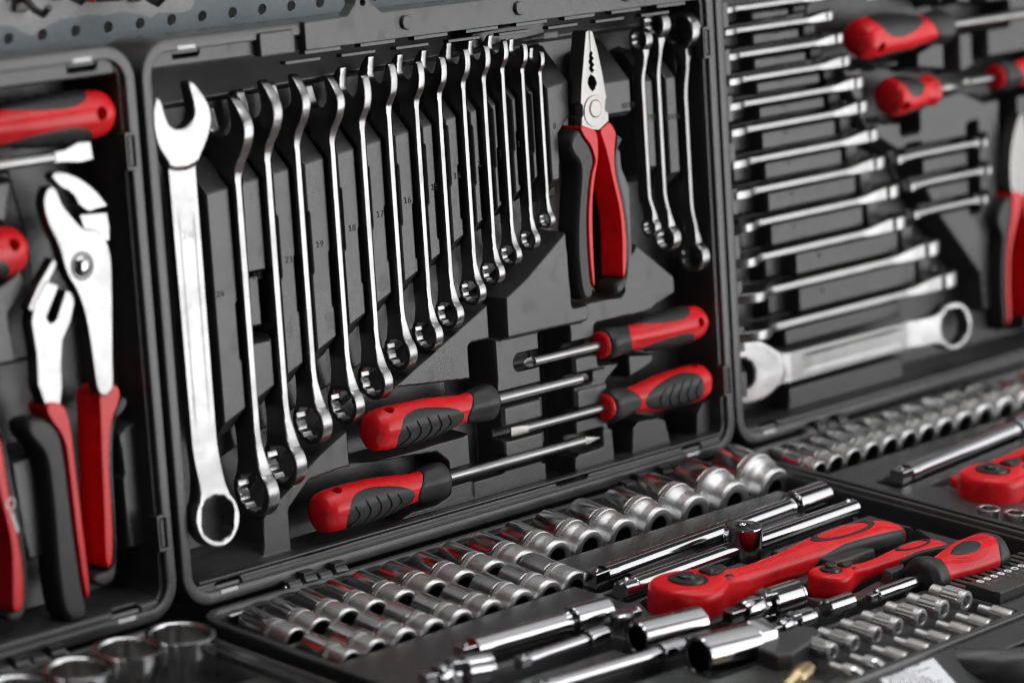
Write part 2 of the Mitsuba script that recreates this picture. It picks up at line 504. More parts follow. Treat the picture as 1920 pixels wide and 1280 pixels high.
for i, sz in enumerate(names_):
    l0 = lefts[i] - 0.4
    l = l0 - (0 if i == 0 else 3.4 if i < 6 else 2.6)
    r = (WRENCH[i][0] - 4.6) if i < 13 else 385
    w = r - l
    lo_l, lo_r = (diag_hi(l), diag_hi(r)) if i < 13 else (214.5, 214)
    hi = max(top_line(l), top_line(r)) + 22
    z = -12

    def level(X, Y, a=lo_l, b=lo_r, l=l, r=r):
        tp = top_line(X)
        bt = a + (X - l) * (b - a) / (r - l)
        return -12 - np.clip(Y - tp, 0, 50) * 0.95 - np.clip(bt - Y, 0, 50) * 1.0
    q = [(l, lo_l - 14), (r, lo_r - 14), (r, hi - 4), (r - 5, hi + 1), (l + 4, hi - 1), (l, hi - 4)]
    pl = P(*q)
    # the wider finger notches half way down the slots
    mid = 0.5 * (lo_l + hi) - 18 + (i % 3) * 4
    pl = pl.difference(rbox(l - 1, mid - 4, l + 1.6, mid + 34, 0.8)) if i not in (0, 13) else pl
    pl = pl.difference(rbox(r - 1.4, mid - 26, r + 1, mid + 8, 0.6)) if i < 12 else pl
    pl = max(getattr(pl, 'geoms', [pl]), key=lambda g: g.area)
    fm.up(pl, level, 2.2, 0.7)
    MARKS.append((sz, l0 + 1.2))
fm.down(rbox(80, 150, 95, 192, 1), -30, 1.6)
fm.up(rbox(81, 158, 92, 190, 1), -15, 2)
# lower plateau with the screwdriver beds
fm.up(P((75, 12), (76.5, 41), (127.7, 71), (219.4, 112.2), (287.3, 142), (287.3, 116.5), (270, 117.5), (267, 90), (262, 60), (262, 12)), -12, 2.4, 1.0)
fm.up(P((290.3, 144), (290.3, 80), (331, 77.6), (334, 60), (397, 60), (421, 90), (421, 126), (379.3, 130), (379, 180), (360.4, 179.2), (320, 153.8), (299.2, 144)), -12, 2.4, 1.0)
fm.up(P((298.7, 117), (299.2, 143.4), (320, 153.4), (360.4, 178.4), (375.5, 179.3), (379.5, 120), (377.5, 116.2)), -7, 2.2, 1.5)
fm.down(P((287.6, 150), (287.6, 118), (298, 116.2), (298, 150)), -30, 2.0, 0.6)
fm.up(P((262, 10), (262, 60), (290, 78), (400, 78), (401.5, 10)), -12, 2.2, 1.0)
fm.up(P((420, 111), (428.5, 111), (430, 130), (434, 160), (435, 200), (428, 214), (426, 244), (418, 244), (420, 200)), lambda X, Y: -12 - np.clip(Y - 226, 0, 30) * 0.9, 2.2, 0.8)
fm.up(P((421, 112), (421, 125), (441, 130), (452, 112)), -12, 2.2, 1.0)
fm.up(P((428, 111), (443, 111), (476, 120), (476, 132), (438, 160), (430, 150)), -12, 2.2, 1.0)
# beds carved into it
fm.down(P((100, 14), (100, 42), (118, 56), (150, 58), (230, 52), (240, 44), (240, 23), (228, 20), (205, 20), (190, 16)), -36, 2.6, 3)
fm.down(P((154, 58), (154, 96), (200, 100), (286, 92), (288, 64), (256, 60)), -36, 2.6, 3)
fm.down(rbox(267, 86, 290.5, 117.5, 2), -37, 2.2, 2)
fm.down(rbox(334, 12, 364, 114.5, 1.5), -37, 2.4, 1)
fm.down(rbox(262, 28, 292, 74, 1.5), -34, 2.2, 1)
fm.down(rbox(240, 29, 336, 38, 1), -21, 2.0, 1)
fm.down(rbox(330, 27, 392, 39, 1.5), -24, 2.0, 1)
fm.down(rbox(280, 49, 400, 57, 1), -21, 2.0, 1)
fm.down(rbox(286, 72.5, 384, 80.5, 1.5), -21, 2.0, 1)
fm.down(rbox(309, 93, 334, 103, 4), -22, 2.0, 1)
fm.down(rbox(330, 93.4, 400, 102.2, 1), -21, 2.0, 1)
for (a, b, c, d) in ((295, 58, 330, 70), (294, 36.5, 330, 47.5), (367.3, 81, 397.5, 91.2), (367.3, 56.5, 397.3, 69)):
    fm.up(rbox(a, b, c, d, 1), -10.5, 2, 0.8)
fm.up(P((359.6, 11), (360.7, 25), (390.4, 25.7), (390.2, 38), (400.7, 37.6), (402, 11)), -11, 2, 0.8)
# bed of the two right-hand screwdrivers, and the blocks between
fm.down(P((398, 20), (398, 70), (424, 86), (500, 92), (505, 45), (480, 36), (424, 36), (402, 40)), -37, 2.4, 2)
fm.down(P((390, 84), (390, 111), (424, 111), (452, 110), (505, 118), (505, 84), (430, 80)), -37, 2.4, 2)
fm.up(P((424.5, 84.5), (424.5, 68), (438, 71), (451, 75), (451, 81)), -14, 2, 1)
fm.up(P((421, 10), (423.5, 33), (430, 37.3), (451, 36), (459, 33), (465, 13), (465, 10)), -13, 2, 1)
fm.up(P((491, 10), (493, 30), (501, 38), (510, 38), (510, 10)), -13, 2, 1)
# bed of the long nose pliers
fm.down(P((364, 128), (362, 186), (366, 226), (366, 244), (378, 256), (380, 300), (386, 316), (396, 316), (400, 300), (406, 256), (412, 246), (418, 236), (416, 205), (422, 180), (422, 128)), -37, 2.4, 2)
# beds of the three ring spanners and the ribs between them
fm.up(P((411, 270), (411, 252), (414, 248), (441, 248), (441, 300), (408, 292)), lambda X, Y: -12 - np.clip(Y - 273, 0, 30) * 0.9 - np.clip(252 - Y, 0, 9) * 1.2, 2.2, 1)
for a, b, y0 in ((455, 464.5, 205), (477, 489, 198)):
    fm.up(P((a, y0), (b, y0 - 6), (b, 292), (a, 290)), lambda X, Y, y0=y0: -12 - np.clip(Y - 270, 0, 30) * 0.9 - np.clip(y0 + 6 - Y, 0, 20) * 1.2, 2.2, 0.8)
fm.up(P((500, 140), (508, 140), (508, 290), (500, 290)), -22, 2.2, 0.8)
fm.up(P((300, 318), (300, 306), (372, 310), (372, 322)), -24, 3, 1)
fm.up(rbox(12, 306, 22, 322, 1), -16, 3, 1)
fm.up(P((10, 70), (15, 74), (15, 160), (10, 165)), -8, 3, 1)
slots(case_m, fm, [38, 474], 8.6, LID, 'slot_light_insert', -2)
slots(case_m, fm, [38], 331, LID, 'slot_light_insert', 2.4)
lid_of(case_m, 0, 520, fm)
side_clip(case_m, 509, 292)
side_clip(case_m, 512, 52)
hinge(case_m, 83)
hinge(case_m, 397)
for sz, l in MARKS:
    i = names_.index(sz)
    u, v = l + (3.6 if sz > 9 else 2.6), 183 + (l - 52) * (250 - 183) / (359 - 52)
    sc = 3.9
    part(case_m, 'size_mark', moved(text(str(sz), sc, 0.35), frame([u + (1.0 if sz > 9 else 0), v, -12.05], [1, 0, 0], [0, 1, 0], [0, 0, 1])), 'print_dark', LID, False)
for t, u, v in (('8X10', 437, 256), ('17X19', 461, 245), ('12X14', 483, 243)):
    part(case_m, 'size_mark', moved(text(t, 3.6, 0.35), frame([u, v, -12.05], [1, 0, 0], [0, 1, 0], [0, 0, 1])), 'print_dark', LID, False)
# handle plate over the top edge with its rivets, the toothed lip below it
hp = part(case_m, 'handle_plate', prism(rounded(unary_union([rbox(128, 322.5, 505, 340.5, 1.5), P((163, 339), (196, 339), (186, 347), (183, 354), (174, 354), (171, 347))]), 1.5).difference(Point(178.5, 347.5).buffer(1.9, quad_segs=4)), -6, 3.0, 1.2), 'case_plastic', LID)
for u, v in ((214, 332), (318, 332), (424, 332)):
    part(hp, 'rivet', lathe([(0, 3.0), (4.6, 3.0), (4.6, 4.4), (4.0, 5.2), (0, 5.2)], 20), 'case_plastic', LID @ frame([u, v, 0], [1, 0, 0], [0, 1, 0], [0, 0, 1]))
for i in range(8):
    part(case_m, 'lip_tooth', join(block(128 + 47 * i, 320.2, -4, 158 + 47 * i, 322.6, 2.0, 0.5), block(112 + 47 * i, 315.6, -4, 141 + 47 * i, 317.6, 1.5, 0.5)), 'rim_plastic', LID)
part(case_m, 'end_flap', prism(rbox(92, 322, 120, 336.5, 1.5), -5, 2.2, 1), 'case_plastic', LID)

part(case_m, 'seal_lip', block(14, 14.0, -8, 506, 15.6, -1.6, 0.6), 'rim_plastic', LID)
# ---- right lid
case_r = thing('tool_case', 'right-hand open black tool case, its lid holding a stack of level wrenches', 'tool case', 'open tool cases side by side')
XR = 522
RW = [(10, 530, 660, 312), (10, 530, 664, 296.5), (11, 530, 675, 279), (12, 530, 682, 261.5), (13, 528, 697, 244), (14, 528, 701, 225.5), (15, 527, 713, 203),
      (16, 528, 719, 181), (17, 527, 735, 157.5), (18, 526, 742, 132.5), (21, 528, 784, 107), (22, 528, 805, 79.5)]
fr = Field(XR + 4, XR + 516, 4, 336, 1.3, -40)
fr.up(P((532, 0), (532, 14), (1036, 14), (1036, 0)), lambda X, Y: np.where(Y < 12, -2.5, -2.5 - (Y - 12) * 2), 3, 0.5)
fr.up(P((532, 325), (532, 340), (1036, 340), (1036, 325)), -3, 3, 0.5)
for k in range(len(RW) - 1):
    vt, vb = RW[k][3] - 4.2, RW[k + 1][3] + 3.6
    a, b = 578 + (k > 8) * 26 + max(0, k - 2) * 1.6, RW[k + 1][2] - 42
    fr.up(rbox(a - 20, vb, a + 20, vt, 1), -27, 2.6, 1)
    fr.up(rbox(a, vb, b, vt, 1.5), -14, 2.6, 1)
    fr.up(rbox(b + 14, vb, b + 30, vt, 1), -22, 2.6, 1)
fr.up(rbox(600, 74 - 14, 744, 74, 2), -16, 2.6, 1)
fr.up(P((598, 12), (600, 31), (740, 31), (744, 12)), -14, 2.6, 1)
fr.up(P((668, 330), (684, 250), (706, 208), (760, 180), (796, 130), (847, 77), (850, 48), (905, 46), (905, 24), (1030, 24), (1030, 330)), -14, 3, 1.5)
# beds on the right half
fr.down(P((672, 330), (672, 262), (690, 256), (770, 258), (798, 266), (810, 270), (900, 270), (900, 288), (810, 292), (800, 300), (700, 312)), -38, 3, 3)
fr.down(P((706, 256), (708, 214), (750, 210), (792, 222), (830, 226), (862, 214), (960, 214), (960, 246), (868, 246), (836, 238), (796, 244)), -38, 3, 3)
fr.down(rbox(752, 200, 775, 330, 2), -38, 3, 2)
fr.down(rbox(812, 236, 830, 330, 2), -38, 3, 2)
fr.down(rbox(850, 246, 868, 330, 2), -38, 3, 2)
for v in (183, 160.5, 138):
    fr.down(rbox(735, v - 4, 862, v + 4, 2), -30, 2.6, 1)
fr.down(rbox(756, 134, 776, 190, 2), -36, 2.6, 1)
fr.down(rbox(838, 128, 852, 198, 2), -38, 2.6, 1)
fr.down(P((862, 26), (862, 100), (880, 150), (884, 230), (905, 230), (905, 26)), -38, 3, 2)
slots(case_r, fr, [XR + 38, XR + 474], 8.6, LID, 'slot_light_insert', -2)
lid_of(case_r, XR, XR + 520, fr)
hinge(case_r, XR + 75)
hinge(case_r, XR + 390)
for k in range(len(RW) - 1):
    a = 578 + (k > 8) * 26 + max(0, k - 2) * 1.6
    part(case_r, 'size_mark', moved(text(str(RW[k][0]), 3.2, 0.3), frame([a + 28, 0.5 * (RW[k][3] + RW[k + 1][3]) + 3, -14.02], [1, 0, 0], [0, 1, 0], [0, 0, 1])), 'print_dark', LID, False)
for k in range(9):
    part(case_r, 'rim_tooth', block(XR + 9.5, 300 - 33 * k, -6, XR + 15, 318 - 33 * k, -1.5, 0.6), 'rim_plastic', LID)

# ---- left lid
case_l = thing('tool_case', 'left-hand open black tool case, cut off by the frame, its lid holding slip joint pliers', 'tool case', 'open tool cases side by side')
fl = Field(-300, -8, 4, 336, 1.3, -40)
fl.up(P((-298, 0), (-298, 15), (-16, 15), (-16, 0)), lambda X, Y: np.where(Y < 12, -2.5, -2.5 - (Y - 12) * 2), 3, 0.5)
fl.up(P((-298, 322), (-298, 340), (-16, 340), (-16, 322)), -3, 3, 0.5)
fl.up(P((-260, 271), (-73, 271), (-66, 240), (-64, 224), (-62, 178), (-62, 164), (-108, 167), (-260, 160)), -14, 3, 1.5)
fl.down(P((-88, 268), (-96, 240), (-80, 205), (-98, 196), (-92, 150), (-62, 150), (-30, 240), (-30, 280), (-76, 280)), -38, 3, 2)
fl.down(P((-290, 252), (-290, 210), (-110, 211), (-92, 218), (-86, 230), (-92, 244), (-110, 250)), -38, 3, 2)
fl.up(P((-108, 112), (-82, 114), (-85, 53), (-101, 51), (-104, 66)), -14, 3, 1.5)
fl.up(P((-66, 126), (-56, 126), (-58, 90), (-66, 90)), -20, 3, 1)
fl.up(P((-29, 113), (-18, 118), (-12, 118), (-12, 42), (-28, 43), (-29, 86), (-27, 88)), -14, 3, 1)
fl.up(P((-29, 200), (-18, 205), (-12, 205), (-12, 126), (-28, 127)), -26, 3, 1)
fl.up(P((-200, 150), (-130, 150), (-136, 50), (-200, 50)), -14, 3, 1.5)
slots(case_l, fl, [-42], 8.6, LID, 'slot_light_insert', -2)
slots(case_l, fl, [-40], 331, LID, 'slot_light_insert', 2.4)
lid_of(case_l, -304, -4, fl)
side_clip(case_l, -13, 278)
side_clip(case_l, -13, 52)
hinge(case_l, -140)
part(case_l, 'handle_plate', prism(rbox(-290, 322.5, -104, 340.5, 1.5), -6, 3.0, 1.2), 'case_plastic', LID)

# ------------------------------------------------------------------ bases
BASEP = [(7, -52), (1.5, -49), (0, -43), (0, -2), (0.7, -0.5), (2, 0), (4.6, 0), (5.4, -0.8), (6, -3), (7.6, -3.4), (8.4, -5), (10, -46)]


def base_of(case, x0, x1, fld):
    part(case, 'base_frame', frame_ring(x0, -344, x1, -3, 20, BASEP), 'rim_plastic', WORLD, 40)
    part(case, 'base_tray', fld.mesh(), 'case_plastic', WORLD, True)
    part(case, 'base_floor', prism(rbox(x0 + 6, -338, x1 - 6, -9, 16), -54, -50, 1), 'case_plastic')


# rows of sockets: x, outer diameter (back row of the middle base from left to right)
ROW1 = [(36, 18), (56, 21), (79, 22.5), (102, 22.5), (127, 23.5), (154, 24), (180, 25), (207, 26), (236, 27), (266, 29), (298, 31), (331, 32.5), (367, 34), (405, 37), (447, 41), (492, 44)]
ROW2 = [(35, 15.5), (56, 19), (80, 21), (104, 21.5), (128, 22), (154, 22.5), (181, 23), (206, 23.5), (231, 24)]
fb = Field(6, 508, -340, -7, 0.9, -7)
fb.down(rbox(12, -66, 500, -10, 3), -30, 3, 2)
for x, d in ROW1:
    fb.up(rbox(x - d / 2 - 2.2, -60, x + d / 2 + 2.2, -30, 1), lambda X, Y, x=x, d=d: -11 - np.sqrt(np.clip((d / 2 + 0.6) ** 2 - (X - x) ** 2, 0, 999)), 1.2, 0.2)
fb.down(rbox(14, -108, 248, -70, 3), -28, 3, 2)
for x, d in ROW2:
    fb.up(rbox(x - d / 2 - 1, -104, x + d / 2 + 1, -82, 1), lambda X, Y, x=x, d=d: -11 - np.sqrt(np.clip((d / 2 + 0.6) ** 2 - (X - x) ** 2, 0, 999)), 1.2, 0.2)
fb.down(rbox(484, -340, 506, -10, 2), -34, 3, 2)
fb.down(P((226, -128), (226, -106), (486, -92), (496, -92), (496, -116), (478, -118)), -22, 2.5, 2)
fb.down(P((226, -152), (226, -133), (480, -123), (484, -144)), -20, 2.5, 2)
fb.down(rbox(340, -162, 372, -124, 3), -30, 2.5, 2)
for a, b, c, d in ((262, -128, 330, -112), (384, -124, 450, -106), (250, -155, 320, -148)):
    fb.up(rbox(a, b, c, d, 2), -5, 2, 1)
fb.down(P((222, -176), (232, -158), (262, -150), (290, -160), (350, -174), (410, -170), (466, -168), (482, -182), (470, -204), (410, -204), (350, -192), (300, -196), (262, -208), (234, -198)), -28, 2.5, 3)
fb.down(P((318, -222), (326, -206), (350, -202), (372, -212), (430, -214), (466, -216), (466, -240), (410, -238), (372, -232), (348, -236), (326, -234)), -26, 2.5, 3)
fb.up(P((362, -196), (400, -197), (406, -208), (362, -208)), 1.5, 2, 1.5)
fb.up(P((374, -236), (408, -239), (412, -250), (378, -254), (370, -246)), 1.5, 2, 1.5)
fb.down(P((318, -262), (318, -250), (384, -246), (400, -236), (450, -236), (476, -244), (476, -270), (446, -278), (400, -274), (384, -262)), -24, 2.5, 2)
fb.down(P((62, -170), (62, -150), (150, -150), (200, -148), (204, -172), (150, -174)), -20, 2.5, 2)
fb.down(P((66, -200), (66, -182), (170, -182), (174, -202)), -18, 2.5, 2)
fb.down(P((44, -240), (44, -218), (196, -232), (196, -254)), -18, 2.5, 2)
fb.down(rbox(156, -224, 232, -196, 3), -22, 2.5, 2)
fb.down(rbox(160, -276, 230, -240, 3), -26, 2.5, 2)
fb.down(rbox(224, -236, 312, -214, 3), -22, 2.5, 2)
fb.down(rbox(230, -262, 318, -246, 2), -18, 2.5, 2)
fb.down(rbox(204, -312, 388, -272, 3), -16, 2.5, 2)
fb.down(rbox(204, -340, 392, -312, 3), -14, 2.5, 2)
fb.down(rbox(392, -312, 484, -278, 3), -20, 2.5, 2)
fb.up(rbox(232, -276, 316, -270, 1), -3, 2, 1)
slots(case_m, fb, [32], -12.5, WORLD, 'base_slot_light_insert', -1, -3)
base_of(case_m, 2, 512, fb)
# front of the base: sloping face, carrying handle, label
FRONT = frame([0, -343, -3], [1, 0, 0], [0, -math.cos(0.58), -math.sin(0.58)], [0, -math.sin(0.58), math.cos(0.58)])
part(case_m, 'base_front', prism(rbox(6, -2, 300, 62, 5), -6, 0, 2), 'case_plastic', FRONT)
ang = np.linspace(0, np.pi, 22)
hpts = [(300, -340, -16), (301, -352, -15)] + [(306 + 26 * (1 - math.cos(t)) * 0.6, -360 - 22 * math.sin(t * 0.5), -13) for t in ang] + [(420, -386, -13), (470, -384, -14), (488, -366, -15), (490, -340, -16)]
hp_ = np.array(hpts, float)
tt = np.linspace(0, 1, 60)
cum = np.r_[0, np.cumsum(np.linalg.norm(np.diff(hp_, axis=0), axis=1))]
hp_ = np.stack([np.interp(tt * cum[-1], cum, hp_[:, k]) for k in range(3)], 1)
for _ in range(6):
    hp_[1:-1] = 0.25 * hp_[:-2] + 0.5 * hp_[1:-1] + 0.25 * hp_[2:]
part(case_m, 'carrying_handle', tube(hp_, 11, 20), 'case_plastic', WORLD, 60)
part(case_m, 'base_side', prism(rbox(300, -2, 506, 16, 5), -6, 0, 2), 'case_plastic', FRONT)
sv = np.array([[224, 3, 0.25], [276, 3, 0.25], [276, 48, 0.25], [224, 48, 0.25]])
part(case_m, 'price_sticker', (sv, np.array([[0, 1, 2, 3]])), 'sticker_paper', FRONT, False, 'white paper sticker with small print on the front of the case', uv=[[0, 1], [1, 1], [1, 0], [0, 0]])

# ---- right base
RROW1 = [(545, 17), (564, 19), (585, 20.5), (607, 21.5), (629, 22), (652, 22.5), (675, 23), (698, 24), (723, 25), (749, 27), (777, 28), (806, 29), (836, 30)]
RROW0 = [(548, 12), (566, 14), (587, 15), (609, 16), (631, 17), (655, 18), (679, 19), (704, 20), (730, 22), (756, 23), (783, 24)]
fq = Field(518, 1028, -340, -7, 1.4, -6)
fq.down(rbox(526, -66, 990, -12, 3), -28, 3, 2)
fq.down(P((548, -122), (548, -104), (760, -84), (760, -104)), -22, 3, 2)
fq.down(P((572, -160), (572, -130), (760, -120), (760, -150)), -14, 3, 2)
fq.down(P((562, -184), (572, -156), (600, -150), (800, -160), (800, -186), (620, -192), (590, -200)), -28, 3, 2)
base_of(case_r, 516, 1032, fq)
# ---- left base
fz = Field(-300, -18, -340, -7, 1.6, -8)
fz.down(rbox(-280, -90, -24, -14, 3), -22, 3, 2)
base_of(case_l, -304, -14, fz)
ORD = ['first', 'second', 'third', 'fourth', 'fifth', 'sixth', 'seventh', 'eighth', 'ninth', 'tenth', 'eleventh', 'twelfth', 'thirteenth', 'fourteenth', 'fifteenth', 'sixteenth']
# outline of an open end for size 24, ring centre at the origin, jaw towards +x
HEAD = np.array([(17.2, 246), (16.6, 258), (15.2, 266), (12.0, 271), (8.4, 276), (6.4, 282.6), (5.6, 290), (6.4, 299), (8.3, 304.6), (10.9, 306.2), (13.2, 304.2), (15.1, 296), (17.4, 289.4), (22.0, 286.2), (28.5, 285.7),
                 (34.0, 288), (37.9, 293.4), (36.8, 302.4), (34.6, 311.6), (37.0, 313), (40.4, 311), (46.8, 302.7), (50.6, 295), (50.9, 287.5), (48.0, 279.8), (43.9, 273), (40.2, 268.6), (37.3, 262), (36.0, 256), (35.6, 246)])
HEAD = np.c_[HEAD[:, 1] - 313.0, -(HEAD[:, 0] - 26.4)]        # x from the tip, y across
for _ in range(2):                                           # corners cut: a forged, rounded outline
    q_ = np.empty((2 * len(HEAD), 2))
    q_[0::2] = 0.78 * HEAD + 0.22 * np.roll(HEAD, -1, 0)
    q_[1::2] = 0.22 * HEAD + 0.78 * np.roll(HEAD, -1, 0)
    HEAD = q_


def star(r_in, teeth=12, n=3, amp=0.13):
    a = np.arange(teeth * 2 * n) * 2 * np.pi / (teeth * 2 * n)
    s = np.abs(((a * teeth / (2 * np.pi)) % 1.0) - 0.5) * 2
    r = r_in * (1.0 + amp * s)
    return Polygon(np.c_[r * np.cos(a), r * np.sin(a)])


def wrench_mesh(s, L, flip=False, bend=0.08, fine=3.0, panel=False, taper=2.0, amp=0.13, jaw_bend=0.0):
    """combination wrench: ring at the origin, open jaw along +x, L from tip to the foot of the ring"""
    k = s / 24.0
    R = (1.42 * s + 1.0) / 2
    tip = L - R
    hd = HEAD * k
    hw = 9.3 * k ** 0.92
    hd = np.c_[hd[:, 0] + tip, hd[:, 1] * (-1 if flip else 1)]
    head = Polygon(hd).buffer(0)
    ring = Point(0, 0).buffer(R, quad_segs=14)
    neck = P((-1, -R * 0.8), (R * 0.5, -R * 0.78), (R * (0.5 * taper), -R * (0.5 + 0.06 * taper)), (R * (taper - .2), -max(hw * .96, R * (0.2 + 0.1 * taper))), (R * (1.6 * taper - .4), -hw), (tip - 52 * k, -hw * 1.04), (tip - 52 * k, hw * 1.04), (R * (1.6 * taper - .4), hw), (R * (taper - .2), max(hw * .96, R * (0.2 + 0.1 * taper))), (R * (0.5 * taper), R * (0.5 + 0.06 * taper)), (R * 0.5, R * 0.78), (-1, R * 0.8))
    o = rounded(unary_union([head, ring, neck, box(tip - 66 * k, -hw, tip - 48 * k, hw)]), 1.3 * k)
    o = o.difference(star((0.515 if amp > .1 else .54) * s, amp=amp))
    v, f = prism(o, -5, 5, 1.0 * k ** 0.5, 1.6)
    m = m3.Manifold(m3.Mesh(np.asarray(v, np.float32), np.asarray(f, np.uint32)))
    if m.is_empty() or m.status() != m3.Error.NoError:
        vv, ff = v, f
    else:
        vv, ff = arr(m.refine_to_length(fine))
    x = vv[:, 0]
    sm = lambda a, b: (lambda t: t * t * (3 - 2 * t))(np.clip((x - a) / (b - a), 0, 1))
    t_ring, t_sh, t_hd = (0.36 if taper < 2.5 else 0.46) * s + 1.8, 0.17 * s + 1.9, 0.30 * s + 1.4
    th = t_ring + (t_sh - t_ring) * sm(R * 0.7, R * 1.1 * taper) + (t_hd - t_sh) * sm(tip - 62 * k, tip - 44 * k)
    if panel:                                        # raised boss of the open end, with its curved shoulder
        rr = np.hypot(x - (tip - 24 * k), vv[:, 1])
        th = np.where(x > R * 4, t_sh + (t_hd + 0.6 - t_sh) * (1 - (lambda t: t * t * (3 - 2 * t))(np.clip((rr - 25.5 * k) / (2.6 * k), 0, 1))), th)
    th = th * (1 - 0.10 * sm(tip - 14 * k, tip))
    z = vv[:, 2] * th / 10
    if panel:
        ay = np.abs(vv[:, 1])
        lerp = lambda q, a, b: (lambda t: t * t * (3 - 2 * t))(np.clip((q - a) / (b - a), 0, 1))
        inner = (1 - lerp(ay, hw * 0.45, hw * 0.75)) * lerp(x, R * 2.6, R * 3.8) * (1 - lerp(x, tip - 84 * k, tip - 68 * k))
        z = z - 0.45 * np.sign(vv[:, 2]) * inner
    z = z + bend * np.clip(R * 2.6 - x, 0, 999) ** 1.0 * sm(R * 3.2, R * 2.0)
    z = z - jaw_bend * np.clip(x - (tip - 56 * k), 0, 99)
    return np.c_[x, vv[:, 1], z], ff


# ---- upright combination wrenches in the middle lid
for i, (u, s, v0, v1, fl_) in enumerate(WRENCH):
    v0 = v0 - 2.0 - 0.13 * s
    u = u - 0.8
    w = thing('combination_wrench', f'steel combination wrench standing on edge in the middle lid, {ORD[i]} upright one from the left', 'wrench', 'upright combination wrenches in the middle lid')
    R = (1.42 * s + 1.0) / 2
    hw = 9.3 * (s / 24) ** 0.92
    part(w, 'forging', wrench_mesh(s, v1 - v0 + (0 if fl_ else 0.34 * s), bool(fl_), fine=2.6), 'satin_steel', LID @ frame([u, v0 + R, -8.5 - hw], [0, 1, 0], [0, 0, 1], [1, 0, 0]), 38)
w = thing('combination_wrench', 'largest combination wrench of the middle lid, lying flat at its left edge', 'wrench')
M24 = LID @ frame([26.4, 53.4, -4], [0, 1, 0], [-1, 0, 0], [0, 0, 1])
part(w, 'forging', wrench_mesh(24, 278, False, bend=0.10, fine=1.7, panel=True, amp=0.06), 'satin_steel', M24, 38)
for v, r in ((224, 1), (92, 1)):
    part(w, 'size_mark', moved(text('24', 5.2, 0.2), LID @ frame([26.6, v, -1.58], [0.0, 1, 0] if v < 0 else [1, 0, 0], [0, 1, 0], [0, 0, 1])), 'etched_grey', WORLD, False)

# ---- level wrenches in the right lid
for i, (s, u0, u1, v) in enumerate(RW):
    w = thing('combination_wrench', f'steel combination wrench lying level in the right-hand lid, {ORD[i]} from the top', 'wrench', 'level combination wrenches in the right-hand lid')
    R = (1.42 * s + 1.0) / 2
    hw = 9.3 * (s / 24) ** 0.92
    part(w, 'forging', wrench_mesh(s, u1 - u0, s > 16, fine=4.0, taper=3.2), 'satin_steel', LID @ frame([u1 - R, v, -6 - hw], [-1, 0, 0], [0, 0, 1], [0, 1, 0]), 38)
w = thing('combination_wrench', 'big combination wrench lying flat along the foot of the right-hand lid', 'wrench')
part(w, 'forging', wrench_mesh(25.5, 270, False, bend=0.17, fine=2.4, panel=True, amp=0.06, jaw_bend=0.33), 'satin_steel', LID @ frame([779, 49, -5], [-1, 0, 0], [0, -1, 0], [0, 0, 1]), 38)


# ---- ring spanners, upper right of the middle lid
def ring_spanner(name, label, M, L, s0, s1, hw, group=None):
    w = thing(name, label, 'wrench', group)
    R0, R1 = 0.76 * s0 + 0.8, 0.76 * s1 + 0.8
    o = unary_union([Point(0, 0).buffer(R0, quad_segs=12), Point(L, 0).buffer(R1, quad_segs=12),
                     P((0, -R0 * 0.6), (R0 * 1.6, -hw), (L - R1 * 1.6, -hw), (L, -R1 * 0.6), (L, R1 * 0.6), (L - R1 * 1.6, hw), (R0 * 1.6, hw), (0, R0 * 0.6))])
    o = rounded(o, 1.2).difference(star(s0 * 0.515)).difference(shapely.affinity.translate(star(s1 * 0.515), L, 0))
    v, f = prism(o, -5, 5, 0.9, 1.6)
    vv, ff = arr(m3.Manifold(m3.Mesh(np.asarray(v, np.float32), np.asarray(f, np.uint32))).refine_to_length(3.0))
    x = vv[:, 0]
    sm = lambda a, b: (lambda t: t * t * (3 - 2 * t))(np.clip((x - a) / (b - a), 0, 1))
    bend_ = 5.0 if L > 115 and s0 + s1 > 17 else 0.6
    th = (0.42 * s0 + 3) + (3.8 - (0.42 * s0 + 3)) * sm(R0 * 0.6, R0 * 1.9) + ((0.42 * s1 + 3) - 3.8) * sm(L - R1 * 1.9, L - R1 * 0.6)
    z = vv[:, 2] * th / 10 + bend_ * (1 - sm(R0 * 0.9, R0 * 3.4)) + bend_ * sm(L - R1 * 3.4, L - R1 * 0.9)
    part(w, 'forging', (np.c_[x, vv[:, 1], z], ff), 'satin_steel', M, 38)


for i, (u, vb, vt, s0, s1) in enumerate(((451.5, 169, 299, 8, 10), (468, 159, 308, 12, 13), (496, 142, 301, 14, 17))):
    ring_spanner('ring_wrench', f'double ring wrench on edge right of the long nose pliers, {ORD[i]} of three', LID @ frame([u, vb, -14], [0, 1, 0], [0, 0, 1], [1, 0, 0]), vt - vb, s0, s1, 4.6, 'double ring wrenches beside the pliers')
for i, (ua, ub, v) in enumerate(((737, 849, 183), (752, 853, 160.5), (755, 846, 138.5))):
    ring_spanner('ring_wrench', f'small double ring wrench lying level in the right-hand lid, {ORD[i]} of three from the top', LID @ frame([ua, v, -11], [1, 0, 0], [0, 0, 1], [0, -1, 0]), ub - ua, 8, 8, 3.8, 'small ring wrenches in the right-hand lid')


# ---- screwdrivers
PROF = np.array([(0, 0.0), (0.004, .35), (.014, .62), (.035, .82), (.07, .94), (.12, .99), (.20, 1.0), (.28, 1.0), (.40, .97), (.52, .89), (.62, .79), (.70, .71), (.76, .68), (.82, .72), (.88, .80), (.93, .84), (.965, .80), (.99, .66), (1.0, .45)])


def handle_r(t, th, R):
    r = np.interp(t, PROF[:, 0], PROF[:, 1]) * R
    return r * (1 + 0.045 * np.cos(2 * th) + 0.02 * np.cos(6 * th))


def on_handle(t, th, L, R, off):
    r = handle_r(t, th, R) + off
    return np.stack([t * L, r * np.cos(th), r * np.sin(th)], -1)


